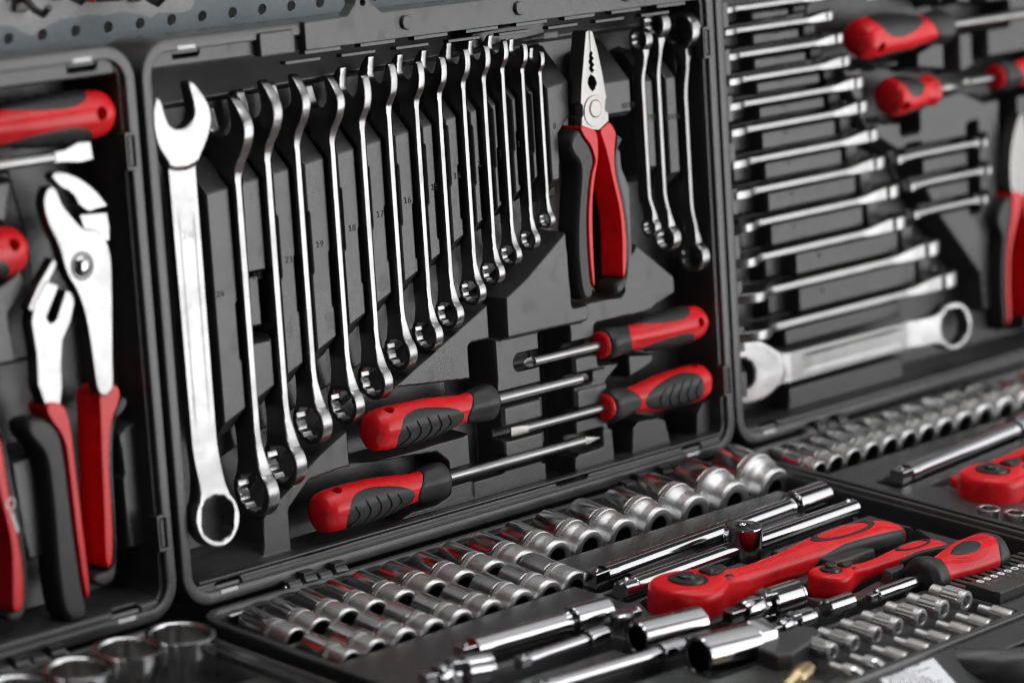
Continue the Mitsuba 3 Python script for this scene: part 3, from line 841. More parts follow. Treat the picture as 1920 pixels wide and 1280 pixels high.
def patch(tc, thc, at, ath, L, R, lift=0.7, p=2.4, nr=9, nf=44):
    rho = np.linspace(0, 1, nr) ** 0.7
    ph = np.arange(nf) * 2 * np.pi / nf
    c, s = np.cos(ph), np.sin(ph)
    k = (np.abs(c) ** p + np.abs(s) ** p) ** (-1 / p)
    t = tc + np.outer(rho, k * c) * at
    th = thc + np.outer(rho, k * s) * ath * (1 - 0.25 * np.clip(np.outer(rho, k * c), -1, 1))
    off = (lift + 0.25) * (1 - np.repeat(rho[:, None] ** 8, nf, 1)) - 0.25
    v, f = loft(on_handle(t, th, L, R, off), cap=False)
    return v, f


def screwdriver(label, M, L, R, shaft, sr, kind, roll, group, red_disc=True, ridges=True, tip_len=9, collar=True):
    """handle along +x from its tail at the origin, then the shaft; roll turns the hang hole round the axis"""
    k = thing('screwdriver', label, 'screwdriver', group)
    c, s = math.cos(roll), math.sin(roll)
    M = M @ frame([0, 0, 0], [1, 0, 0], [0, c, s], [0, -s, c])
    tt = np.r_[0.0005, np.linspace(0.004, 0.1, 12), np.linspace(0.12, 0.9, 30), np.linspace(0.91, 1, 10)]
    th = np.arange(56) * 2 * np.pi / 56
    body = loft(on_handle(np.repeat(tt[:, None], 56, 1), np.repeat(th[None], len(tt), 0), L, R, 0.0))
    m = m3.Manifold(m3.Mesh(np.asarray(body[0], np.float32), np.asarray(body[1], np.uint32)))
    if m.status() == m3.Error.NoError and not m.is_empty():
        m = m - m3.Manifold.cylinder(4 * R, 0.27 * R, circular_segments=22).translate([0.13 * L, 0, -2 * R]).rotate([90, 0, 0])
        body = arr(m)
    part(k, 'handle', body, 'red_plastic', M, 42)
    g = []
    for sgn in (1, -1):
        pt = patch(0.415, sgn * np.pi / 2, 0.29, 1.2, L, R)
        gk = part(k, 'grip_pad', pt, 'grip_rubber', M, 60)
        if ridges:
            for j in range(5):
                u = np.linspace(-1, 1, 14)
                t0 = 0.20 + 0.085 * j
                w = 0.72 * (1 - ((t0 - 0.38) / 0.36) ** 2)
                pts = on_handle(t0 + 0.028 * np.cos(u * 2.6) - 0.012 * u, sgn * np.pi / 2 + u * w, L, R, 0.95)
                part(gk, 'ridge', tube(pts, np.interp(np.abs(u), [0, .8, 1], [0.75, 0.65, 0.1]), 8), 'grip_rubber', M, 60)
    # collar
    nt = 16
    thg = np.arange(56) * 2 * np.pi / 56
    ts = 0.755 + 0.035 * np.cos(2 * thg)
    w = np.linspace(0, 1, nt)
    t = ts[None] + (0.999 - ts[None]) * w[:, None]
    off = np.repeat(np.where(w < 0.02, -0.3, np.where(w > 0.97, 0.2, 0.8))[:, None], 56, 1)
    if collar:
        part(k, 'collar', loft(on_handle(t, np.repeat(thg[None], nt, 0), L, R, off)), 'grip_rubber', M, 50)
    if red_disc:
        part(k, 'end_disc', turned([(L * 0.97, 0.70 * R), (L * 1.0, 0.72 * R), (L * 1.012, 0.6 * R), (L * 1.016, 0)], 36), 'red_plastic', M)
    e = L + shaft
    if kind == 'cross':
        part(k, 'shaft', turned([(L * .99, 0), (L * .99, sr), (e - tip_len, sr), (e - tip_len + 0.5, sr * 0.96), (e - tip_len + 0.5, 0)], 20), 'satin_steel', M)
        star4 = [np.array([(x, r * (1 if q % 2 == 0 else 0.5) * math.cos(q * np.pi / 4), r * (1 if q % 2 == 0 else 0.5) * math.sin(q * np.pi / 4)) for q in range(8)]) for x, r in ((e - tip_len + .5, sr * .97), (e - 3.5, sr * .85), (e - 0.6, sr * .35), (e, sr * .12))]
        star4.insert(0, np.array([(e - tip_len + .3, sr * .95 * math.cos(q * np.pi / 4), sr * .95 * math.sin(q * np.pi / 4)) for q in range(8)]))
        part(k, 'cross_tip', loft(star4), 'black_oxide' if not red_disc else 'ground_steel', M, 30)
    else:
        part(k, 'shaft', turned([(L * .99, 0), (L * .99, sr), (e - 14, sr), (e - 13.6, sr * .98), (e - 13.6, 0)], 20), 'satin_steel', M)
        rings = []
        for x, hz, wy in ((e - 14, sr, sr), (e - 9, sr * 1.12, sr * .75), (e - 3, sr * 1.12, sr * .3), (e, sr * 1.05, sr * .16)):
            rings.append([(x, wy * np.sign(math.cos(a)) * abs(math.cos(a)) ** .45, hz * np.sign(math.sin(a)) * abs(math.sin(a)) ** .45) for a in np.arange(16) * np.pi / 8])
        part(k, 'blade', loft(np.array(rings)), 'ground_steel', M @ frame([0, 0, 0], [1, 0, 0], [0, c, -s], [0, s, c]), 30)
    return k


GM = 'red and black screwdrivers in the middle lid'
ux, vx, nx = [1, 0, 0], [0, 1, 0], [0, 0, 1]
# local y, z of the handle: patches sit at +-z, the hole runs along y
screwdriver('red screwdriver, hang hole facing out at its right end, upper one on the right', LID @ frame([498.3, 96.8, -10], [-1, 0, 0], [0, 0, -1], [0, -1, 0]), 106.5, 13.0, 76, 3.4, 'cross', math.radians(8), GM)
screwdriver('red screwdriver with ribbed black oval grip facing out, lower one on the right', LID @ frame([499, 53.8, -9], [-1, 0, 0], [0, 0, -1], [0, -1, 0]), 107.5, 13.0, 93.5, 3.0, 'flat', math.radians(82), GM)
screwdriver('red screwdriver with its handle at the left, upper of two on the left', LID @ frame([167, 77.7, -9], ux, vx, nx), 115, 13.7, 95, 3.6, 'cross', math.radians(24), GM, red_disc=False)
screwdriver('red screwdriver with the handle at the left, lowest of the middle lid', LID @ frame([118, 35.0, -9], ux, vx, nx), 114, 13.8, 149, 3.6, 'flat', math.radians(20), GM, red_disc=False)
screwdriver('thick red screwdriver handle in the upper left lid, hole end to the right', LID @ frame([-18, 301, -12], [-1, 0, 0], [0, 0, -1], [0, -1, 0]), 122, 15.0, 120, 4.0, 'cross', math.radians(4), 'screwdrivers in the left lid')
screwdriver('short red screwdriver handle end beside the slip joint pliers, cut off by the left edge', LID @ frame([-89, 231, -12], [-1, 0, 0], [0, 0, -1], [0, -1, 0]), 108, 15.0, 60, 3.4, 'cross', math.radians(20), 'screwdrivers in the left lid')
# flat bladed driver under the red handle: only shaft and blade in view
k = thing('flat_screwdriver', 'wide flat screwdriver blade under the red handle in the left lid', 'screwdriver')
part(k, 'shaft', turned([(-200, 0), (-200, 3.4), (-66, 3.4), (-64, 3.0), (-64, 0)], 20), 'satin_steel', LID @ frame([0, 280.6, -6], ux, vx, nx))
bl = P((-67, 277.4), (-56, 276.6), (-46, 275.2), (-36.4, 276), (-37.6, 286.4), (-47, 287), (-56, 284), (-67, 283.6))
part(k, 'blade', prism(bl, -7.6, -4.4, 0.8), 'satin_steel', LID)
part(k, 'handle', turned([(-330, 0), (-330, 10), (-320, 14), (-260, 13), (-215, 9), (-200, 10), (-200, 0)], 24), 'red_plastic', LID @ frame([0, 280.6, -8], ux, vx, nx))
# right lid screwdrivers
GR = 'screwdrivers in the right-hand lid'
screwdriver('big red screwdriver with black top grip and long shaft, top of the right-hand lid', LID @ frame([690, 277, -9], ux, vx, nx), 116, 15.6, 190, 3.8, 'flat', math.radians(116), GR, red_disc=False, ridges=False)
screwdriver('stubby red screwdriver with short blade, under the big one in the right-hand lid', LID @ frame([727, 230, -9], ux, vx, nx), 58, 14.8, 30, 3.2, 'flat', math.radians(116), GR, red_disc=False, ridges=False, collar=False)
screwdriver('red screwdriver end pointing left at the right edge of the picture', LID @ frame([976, 231, -9], [-1, 0, 0], [0, 0, -1], [0, -1, 0]), 106, 13.5, 44, 3.2, 'cross', math.radians(60), GR, ridges=False)
# pale blade at the very top of the right lid
k = thing('putty_knife', 'pale steel plate above the big red screwdriver, cut off by the top edge', 'tool')
part(k, 'blade', prism(rounded(P((702, 314), (706, 305), (760, 306), (800, 320), (800, 334), (704, 334)), 1), -9, -6, 0.6), 'satin_steel', LID)

# ---- long nose pliers in the middle lid
k = thing('pliers', 'long nose pliers with red and black handles, upright in the middle lid', 'pliers')
LJ = P((387.6, 310.6), (391.2, 310.8), (391.4, 297.5), (390.0, 295.4), (391.0, 293.4), (389.6, 291.2), (391.0, 289), (389.6, 286.8), (390.9, 284.4), (389.2, 281.5), (387.0, 277), (387.6, 273.4), (390.6, 270), (394, 268), (398, 262), (399, 254), (396.6, 248), (404.4, 247.6), (405.4, 255), (402.8, 256.6), (402.6, 262.6), (404.6, 264.6), (404, 270))
outer = P((387.8, 310.4), (390, 311.2), (394.6, 310.2), (398.6, 297.3), (402, 282), (404.9, 264.6), (403.4, 262.4), (403.0, 256), (405.8, 254.2), (405.6, 248.6), (395.2, 243.6), (389.4, 244.6), (377.9, 248.6), (378.7, 253.9), (380.3, 255.4), (380.4, 262.2), (378.6, 263.5), (380.2, 275), (383.0, 288))
teeth = P((391.6, 297.6), (393.4, 295.6), (392.4, 294), (394.2, 292.2), (392.2, 290.2), (394.4, 288), (392.2, 285.8), (393.8, 284), (391.6, 282.6), (390.2, 284), (389.0, 285.8), (390.4, 288), (388.8, 290.2), (390.4, 292.2), (389.8, 294), (390.6, 295.8))
oval = P((390.6, 281.6), (394.2, 279.2), (395.8, 275.4), (393.4, 271.6), (391.2, 270.4), (388.6, 272.6), (386.8, 276), (387.8, 279.4))
gapj = P((391.2, 312), (391.5, 312), (391.6, 296), (391.3, 296))
part(k, 'jaws', prism(rounded(outer, 0.3).difference(unary_union([teeth, rounded(oval, .4), gapj])), -15, -2.2, 0.7, 0.7), 'ground_steel', LID)
part(k, 'joint', prism(Point(391.4, 257).buffer(10.6, quad_segs=12), -2.4, -1.4, 0.5), 'ground_steel', LID)
part(k, 'pivot', lathe([(0, -1.6), (5.7, -1.6), (5.7, -1.05), (5.3, -0.75), (0, -0.75)], 28), 'ground_steel', LID @ frame([391.8, 258.6, 0], ux, vx, nx))
part(k, 'pivot_ring', lathe([(5.6, -1.5), (6.3, -1.5), (6.3, -1.2), (5.6, -1.2)], 28), 'rust_ring', LID @ frame([391.8, 258.6, 0], ux, vx, nx), 30, 'brown ring round the pivot')


def smooth_line(pts, n=6):
    p = np.array(pts, float)
    for _ in range(3):
        q = np.empty((2 * len(p), 2))
        q[0::2] = 0.75 * p + 0.25 * np.roll(p, -1, 0)
        q[1::2] = 0.25 * p + 0.75 * np.roll(p, -1, 0)
        p = q
    return Polygon(p).buffer(0)


l_red = smooth_line([(375.6, 248.8), (384, 248), (393.8, 243.4), (393.8, 230), (392.4, 222), (388.6, 213), (385.2, 200), (383.4, 184), (382.4, 160), (382.4, 141), (381.4, 139), (379.6, 141), (378.6, 160), (378.8, 178), (380, 192), (385, 215), (390, 222.6), (389.4, 226), (386.8, 234), (380, 241)])
l_blk = smooth_line([(376, 248), (368, 242), (365.4, 236), (369, 230), (375, 223.4), (374.6, 214), (369.4, 190), (367, 170), (367, 150), (369.6, 133), (375, 130.4), (380.4, 132), (382.6, 140), (379.4, 141), (378.7, 160), (379, 178), (380.2, 192), (385.2, 215), (390.2, 222.6), (386.8, 234), (380, 241)])
r_red = smooth_line([(395.6, 243.6), (401, 246), (406.8, 248.6), (413, 240), (411, 234), (409, 220.4), (410.4, 208.5), (416.2, 187), (417.2, 170), (417, 157), (414, 142), (410.4, 140.5), (411.6, 155), (412.6, 167.4), (412, 187), (406, 208.9), (403, 224), (399, 236)])
r_blk = smooth_line([(413, 240.4), (417, 238), (421, 235.2), (417, 230), (412.8, 226.4), (412.6, 212), (419.4, 188), (420.4, 170), (419.6, 150), (416, 134), (409, 129.6), (402, 130), (404, 138), (412, 140.6), (414.4, 142), (417.2, 157), (417.4, 170), (416.4, 187), (410.6, 208.5), (409.2, 220.4), (411.2, 234)])
for nm, red, blk in (('left', l_red, l_blk), ('right', r_red, r_blk)):
    h = part(k, 'handle', prism(red, -22, -2.2, 0.9, 0.9), 'red_plastic', LID, 50)
    part(h, 'grip', prism(blk.difference(red.buffer(-0.5)), -22, -2.6, 2.6, 5), 'grip_rubber', LID, 50)

# ---- slip joint pliers in the left lid
k = thing('slip_joint_pliers', 'bright slip joint pliers with red and black handles in the left lid', 'pliers')
part(k, 'upper_jaw', prism(rounded(P((-69.6, 269.6), (-68, 272), (-64.5, 272.6), (-58, 271), (-50, 267.4), (-43, 262.6), (-36, 256.2), (-30, 248.2), (-44, 246.6), (-48, 249), (-52, 252.4), (-54, 257), (-57.6, 260.6), (-61, 262), (-64, 264)), 0.7), -10, -2.6, 1.2), 'satin_steel', LID)
part(k, 'lower_jaw', prism(smooth_line([(-72, 265.4), (-69, 264.6), (-66.8, 259.6), (-64.6, 253), (-59, 246.4), (-53, 239.4), (-49, 237), (-42, 236.6), (-37, 232.4), (-34, 226), (-32.6, 218), (-33.6, 204), (-35.6, 182), (-38, 160), (-39, 140), (-51, 140), (-52.4, 160), (-53, 172), (-55, 190), (-59.4, 204), (-66.4, 215), (-69.2, 231), (-76, 244), (-78.4, 256), (-76, 262.6)]), -9, -0.6, 1.0), 'satin_steel', LID)
part(k, 'jaw_neck', prism(rounded(P((-51, 246), (-30, 244.6), (-29, 236), (-30, 228), (-40, 228), (-48, 236)), 1), -14, -4, 0.8), 'satin_steel', LID)
part(k, 'adjuster_bar', prism(rounded(P((-71, 224), (-67.4, 221), (-80, 205), (-89, 195.4), (-92, 198), (-84, 210)), 0.8), -13, -5, 0.8), 'satin_steel', LID)
part(k, 'slotted_arm', prism(rounded(P((-91, 190), (-88, 200), (-78, 212), (-69, 207.6), (-76, 197), (-80, 191), (-78.4, 187.6), (-75, 187.4), (-72.4, 190), (-65, 204.6), (-60, 203), (-58, 198), (-63, 186), (-70, 176), (-72.4, 163), (-73, 150), (-76, 138), (-86, 138), (-90.4, 154), (-89.4, 172)), 0.8), -14, -4.4, 0.9), 'satin_steel', LID)
part(k, 'pivot_screw', lathe([(0, 2.6), (2.2, 2.4), (4.2, 1.8), (5.8, 0.7), (6.6, -0.5), (6.8, -2), (6.8, -4)], 32), 'mirror_chrome', LID @ frame([-54.6, 217, -0.4], ux, vx, nx), 50)
part(k, 'pivot_washer', lathe([(6.9, -.35), (8.3, -.35), (8.5, -.9)], 32), 'black_oxide', LID @ frame([-54.6, 217, 0.1], ux, vx, nx))
hl = smooth_line([(-88.4, 143.4), (-75, 141.4), (-71.2, 128), (-70.6, 105), (-69, 69), (-67.6, 34), (-69, 24), (-71.6, 27), (-74, 64), (-75, 100), (-76, 121), (-86, 134)])
h = part(k, 'handle', prism(hl, -20, -2.2, 0.9), 'red_plastic', LID, 50)
part(h, 'grip', prism(smooth_line([(-101, 137), (-88, 136), (-78, 126), (-75.4, 110), (-74, 64), (-71, 26), (-68.6, 16), (-76, 11), (-88, 15), (-91, 40), (-90, 80), (-91, 112), (-97, 120), (-104, 129)]).difference(hl.buffer(-1)), -22, -2.4, 3.6, 8), 'grip_rubber', LID, 50)
hr = smooth_line([(-49, 144), (-35, 146), (-32.6, 137), (-42, 124), (-46, 100), (-46.6, 71), (-48.6, 43), (-54, 38), (-54.6, 49), (-52.6, 72), (-51, 107), (-49, 130)])
h = part(k, 'handle', prism(hr, -24, -2.2, 0.9), 'red_plastic', LID, 50)
part(h, 'grip', prism(smooth_line([(-32, 138), (-26, 134), (-30, 128), (-41, 122), (-44, 100), (-43.6, 60), (-46, 32), (-56, 28), (-66, 34), (-60, 38), (-52, 37), (-47.6, 43), (-45.8, 71), (-45, 100), (-41.6, 124)]).difference(hr), -26, -3, 1.6, 2.4), 'grip_rubber', LID, 50)
# second pair of pliers at the far left edge
k = thing('pliers', 'red pliers handle with a pale round mark, cut off by the left edge', 'pliers')
fl_ = smooth_line([(-121, 133), (-119.4, 100), (-115, 72), (-113.6, 50), (-115.4, 32), (-120, 28), (-124, 30), (-121.4, 50), (-120, 70), (-125, 96), (-130, 133)])
h = part(k, 'handle', prism(fl_, -22, -2.2, 0.9), 'red_plastic', LID, 50)
part(h, 'grip', prism(smooth_line([(-118, 134), (-114, 100), (-110.6, 72), (-109.6, 50), (-112, 28), (-120, 22), (-128, 26), (-124, 29), (-118, 29), (-114.6, 36), (-113.2, 50), (-114.6, 72), (-119, 100), (-121, 134)]).difference(fl_), -22, -3.4, 1.2, 2), 'grip_rubber', LID, 50)
part(h, 'emblem', join(moved(lathe([(2.4, 0), (3.4, 0), (3.4, .3), (2.4, .3)], 24), frame([-118.6, 91, -2.2], ux, vx, nx)), prism(P((-119.6, 86), (-117.4, 86), (-114.4, 74), (-116.2, 74)), -2.2, -1.8, 0.1)), 'paint_white', LID)
part(k, 'jaws', prism(P((-140, 133), (-121, 133), (-126, 180), (-134, 215), (-138, 215)), -12, -3, 1), 'satin_steel', LID)
# pliers at the far right edge
k = thing('pliers', 'pliers with a red and black handle at the right edge of the picture', 'pliers')
fr_ = smooth_line([(878, 141), (896, 137), (886, 118), (879, 106), (873, 90), (871, 66), (871, 36), (866, 36), (866, 66), (868.6, 92), (874, 110), (879, 126)])
h = part(k, 'handle', prism(fr_, -22, -2.2, 0.9), 'red_plastic', LID, 50)
part(h, 'grip', prism(smooth_line([(878, 139), (862, 128), (858, 118), (866, 106), (862, 90), (860, 66), (861, 34), (866, 30), (866.4, 66), (869, 92), (874.4, 110), (879, 126)]).difference(fr_), -22, -3, 1.6, 2.4), 'grip_rubber', LID, 50)
h = part(k, 'handle', prism(smooth_line([(893, 138), (912, 146), (912, 120), (908, 60), (904, 36), (898, 36), (900, 66), (900, 100)]), -22, -2.2, 0.9), 'red_plastic', LID, 50)
part(k, 'jaws', prism(smooth_line([(877, 150), (880, 176), (893, 200), (898, 200), (905, 176), (907, 150), (896, 132), (880, 136)]), -14, -2.6, 1), 'ground_steel', LID, 40)
# ------------------------------------------------------------------ sockets
def socket(x, y, z, d0, d1, L, label, group, square=6.4, small=False, M=None):
    """axis along -y: polished hex end behind, satin drive end with its bore in front"""
    tl = 0.06
    M = M if M is not None else frame([x, y + L * math.cos(tl), z + L * math.sin(tl) * .6], [1, 0, 0], [0, -math.sin(tl), math.cos(tl)], [0, -math.cos(tl), -math.sin(tl)])
    k = thing('socket', label, 'socket', group)
    R0, R1 = d0 / 2, d1 / 2
    a = 0.50 * L
    part(k, 'hex_end', lathe([(R0 * .72, 0.6), (R0 * .8, 0), (R0 * .94, 0), (R0, 0.8), (R0, a - 0.6), (R0 * .985, a), (R0 * .93, a + .05)], 44), 'chrome', M, 30)
    part(k, 'groove', lathe([(R0 * .94, a - .3), (R0 * .94, a + 2.0)], 44), 'bore_steel', M)
    th = np.arange(192) * 2 * np.pi / 192
    b0, b1 = a + 1.6, a + 1.6 + (0.0 if small else 0.05) * L + 1.2
    rr = R0 * 0.985 + 0.13 * np.sign(np.sin(th * 48 + .01)) if not small else R0 * 0.985 + 0 * th
    ring = lambda r, zz: np.c_[r * np.cos(th), r * np.sin(th), np.full(192, zz)]
    part(k, 'knurled_band', loft([ring(R0 * .93, b0 - .2), ring(rr, b0), ring(rr, b1), ring(R0 * .95, b1 + .3)], cap=False), 'socket_satin', M, 20)
    f = L
    pr = [(R0 * .96, b1 + .2), (R0 * .97, b1 + 0.8)]
    if R1 < R0 * 0.97:
        pr += [(R0 * .95, b1 + 2.0), (R0 + (R1 - R0) * .35, b1 + 4.0), (R0 + (R1 - R0) * .8, b1 + 6.0), (R1, b1 + 8.5)]
    hole = min(R1 - 2.4, square * 1.22)
    e = min(2.0, (R1 - hole) * 0.45)
    pr += [(R1, f - 1.3 * e), (R1 - .08 * e, f - .8 * e), (R1 - .35 * e, f - .32 * e), (R1 - .7 * e, f - .08 * e), (R1 - e, f), (hole + 0.7 * e, f - .06), (hole + .2 * e, f - .3 * e), (hole, f - .8)]
    part(k, 'drive_end', lathe(pr, 44), 'socket_satin', M, 42)
    part(k, 'bore', lathe([(hole, f - .7), (hole * .96, f - L * .42), (0, f - L * .42)], 28), 'bore_steel', M)


GB, GC = 'sockets in the back row of the middle case', 'sockets in the second row of the middle case'
for i, (x, d) in enumerate(ROW1):
    d1 = d if d < 27 else 26 + (d - 27) * 0.42
    socket(x, -58, -10.5, d, d1, 42.5 if d < 36 else 45, f'chrome and satin socket, {ORD[i]} from the left in the back row of the middle case', GB, 6.35 if d > 20 else 5.6)
for i, (x, d) in enumerate(ROW2):
    L = 37 if i < 8 else 42
    socket(x, -106, -10.5, d * (0.93 if i < 6 else 1), d, L, f'dull grey socket, {ORD[i]} from the left in the second row of the middle case', GC, 5.2)
x_, d_ = ROW2[8]
q_ = 0.42
part('socket_%03d' % (len(ROW1) + 8), 'size_mark', moved(text('14', 5.0, 0.25), frame([x_ - math.sin(q_) * (d_ / 2 + .05), -97, -10.2 + math.cos(q_) * (d_ / 2 + .05)], [math.cos(q_), 0, math.sin(q_)], [0, 1, 0], [-math.sin(q_), 0, math.cos(q_)])), 'etched_grey', WORLD, False)
GD, GE = 'sockets in the front row of the right-hand case', 'small sockets in the rear row of the right-hand case'
for i, (x, d) in enumerate(RROW1):
    socket(x, -56, -8.5, d, d, 30, f'socket, {ORD[i]} from the left in the front row of the right-hand case', GD, 6.2)
for i, (x, d) in enumerate(RROW0):
    socket(x + 2, -26, -6.5, d, d, 14, f'smaller socket, {ORD[i]} from the left in the rear row of the right-hand case', GE, 4.4, True)

# quarter inch sockets at the front of the middle case
SM = [(371, 13), (347, 12.5), (324, 12), (300, 11.5), (279, 11), (257, 10.5), (236, 11)]
for i, (x, d) in enumerate(SM):
    k = thing('small_socket', f'small knurled chrome socket near the case front, {ORD[i]} from the right in its row', 'socket', 'small sockets near the front of the middle case')
    M = frame([x, -277, -2.5], [1, 0, 0], [0, 0, 1], [0, -1, 0])
    r = d / 2
    part(k, 'shank', lathe([(r * .5, 0.4), (r * .7, 0), (r * .76, .5), (r * .76, 8.5), (r * .98, 10)], 30), 'socket_satin', M)
    th = np.arange(72) * 2 * np.pi / 72
    rr = r + 0.16 * np.sign(np.sin(th * 18))
    ring = lambda q, zz: np.c_[q * np.cos(th), q * np.sin(th), np.full(72, zz)]
    part(k, 'knurled_body', loft([ring(r * .97, 9.9), ring(rr, 10.4), ring(rr, 22), ring(r * .99, 22.4)], cap=False), 'chrome', M, 20)
    part(k, 'rim', lathe([(r, 22.3), (r, 25.2), (r - .6, 26), (r * .62, 26), (r * .56, 25.4), (r * .54, 12), (0, 12)], 30), 'socket_satin', M)
for i in range(8):
    x = [370, 346, 326, 304, 283, 261, 240, 220][i]
    k = thing('bit_socket', f'slim bit socket lying in the frontmost row of the middle case, {ORD[i]} from the right', 'socket', 'bit sockets in the frontmost row')
    M = frame([x, -313, -4], [1, 0, 0], [0, 0, 1], [0, -1, 0])
    part(k, 'shank', lathe([(0, 0), (2.2, 0), (2.6, .4), (2.6, 9), (3.6, 10)], 20), 'socket_satin', M)
    part(k, 'body', lathe([(3.6, 9.8), (4.7, 10.6), (4.7, 17), (4.2, 19.5), (3.0, 23), (1.6, 25), (0, 25.4)] if i > 5 else [(3.6, 9.8), (4.6, 10.4), (4.6, 24), (4.2, 24.8), (0, 24.8)], 22), 'chrome', M)


# ------------------------------------------------------------------ bars, ratchets, adapters in the middle base
def bar_square(x0, x1, a):
    return moved(prism(rbox(-a, -a, a, a, 0.8), 0, x1 - x0, 0.8), frame([x0, 0, 0], [0, 0, 1], [0, 1, 0], [-1, 0, 0]) if False else frame([x0, 0, 0], [0, 1, 0], [0, 0, 1], [1, 0, 0]))


def extension(label, p, q, r, sq, head_r, head_len, group=None):
    k = thing('extension_bar', label, 'extension bar', group)
    M = along(p, q)
    L = float(np.linalg.norm(np.array(q) - p))
    part(k, 'shaft', turned([(sq * 1.6, 0), (sq * 1.6, r * 1.05), (sq * 1.6 + 10, r * 1.05), (sq * 1.6 + 12, r), (L - head_len - 8, r), (L - head_len - 4, r * 1.12), (L - head_len - 2, r * .98), (L - head_len, r)], 32), 'mirror_chrome', M, 30)
    part(k, 'square_drive', bar_square(0, sq * 1.9, sq * .68), 'mirror_chrome', M)
    part(k, 'drive_socket', turned([(L - head_len - .2, r * .9), (L - head_len, head_r * .96), (L - head_len + 1, head_r), (L - 1, head_r), (L, head_r - 1), (L, head_r * .7), (L - 6, head_r * .65), (L - 6, 0)], 36), 'mirror_chrome', M, 30)
    part(k, 'detent_ball', lathe([(0, 1.4), (1.0, 1.0), (1.5, 0), (1.0, -1.0)], 14), 'mirror_chrome', M @ frame([sq * .8, 0, sq * .68], ux, vx, nx))


GX = 'chrome extension bars in the middle case'
extension('long chrome extension bar across the middle case, in front of the back row of sockets', [228, -119, -2], [483, -105, -2], 6.6, 8, 10.2, 36, GX)
k = thing('sliding_t_bar', 'chrome sliding bar with an upright round drive head in the middle case', 'T bar')
M = along([226, -145, -2], [477, -137, -2])
part(k, 'bar', turned([(0, 0), (0, 4.8), (1.5, 6.2), (12, 6.2), (12.6, 5.8), (13.6, 5.8), (14.2, 6.2), (238, 6.2), (249.5, 6.2), (251, 4.8), (251, 0)], 32), 'mirror_chrome', M, 30)
for x in (7, 243):
    part(k, 'detent_ball', lathe([(0, 2.2), (1.2, 1.7), (2.2, .6), (2.3, 0)], 16), 'mirror_chrome', M @ frame([x, 0, 5.6], ux, vx, nx))
part(k, 'drive_head', lathe([(0, -16), (12.2, -16), (12.6, -15), (12.6, 8.6), (12.0, 9.8), (10.6, 10.2), (3.2, 10.2), (2.4, 9.4), (0, 9.4)], 40), 'mirror_chrome', frame([352, -141, 3], ux, vx, nx), 30)
extension('chrome extension bar with a stepped shaft at the left front of the middle case', [70, -158, -1], [190, -166, -1], 7.0, 7, 9.2, 30, GX)
extension('thin chrome extension bar in front of the stepped one', [84, -192, -1], [160, -192, -1], 3.6, 5, 5.2, 16, GX)
extension('slender chrome bar near the left front of the middle case', [60, -228, -1], [176, -238, -1], 4.0, 5, 5.6, 18, GX)


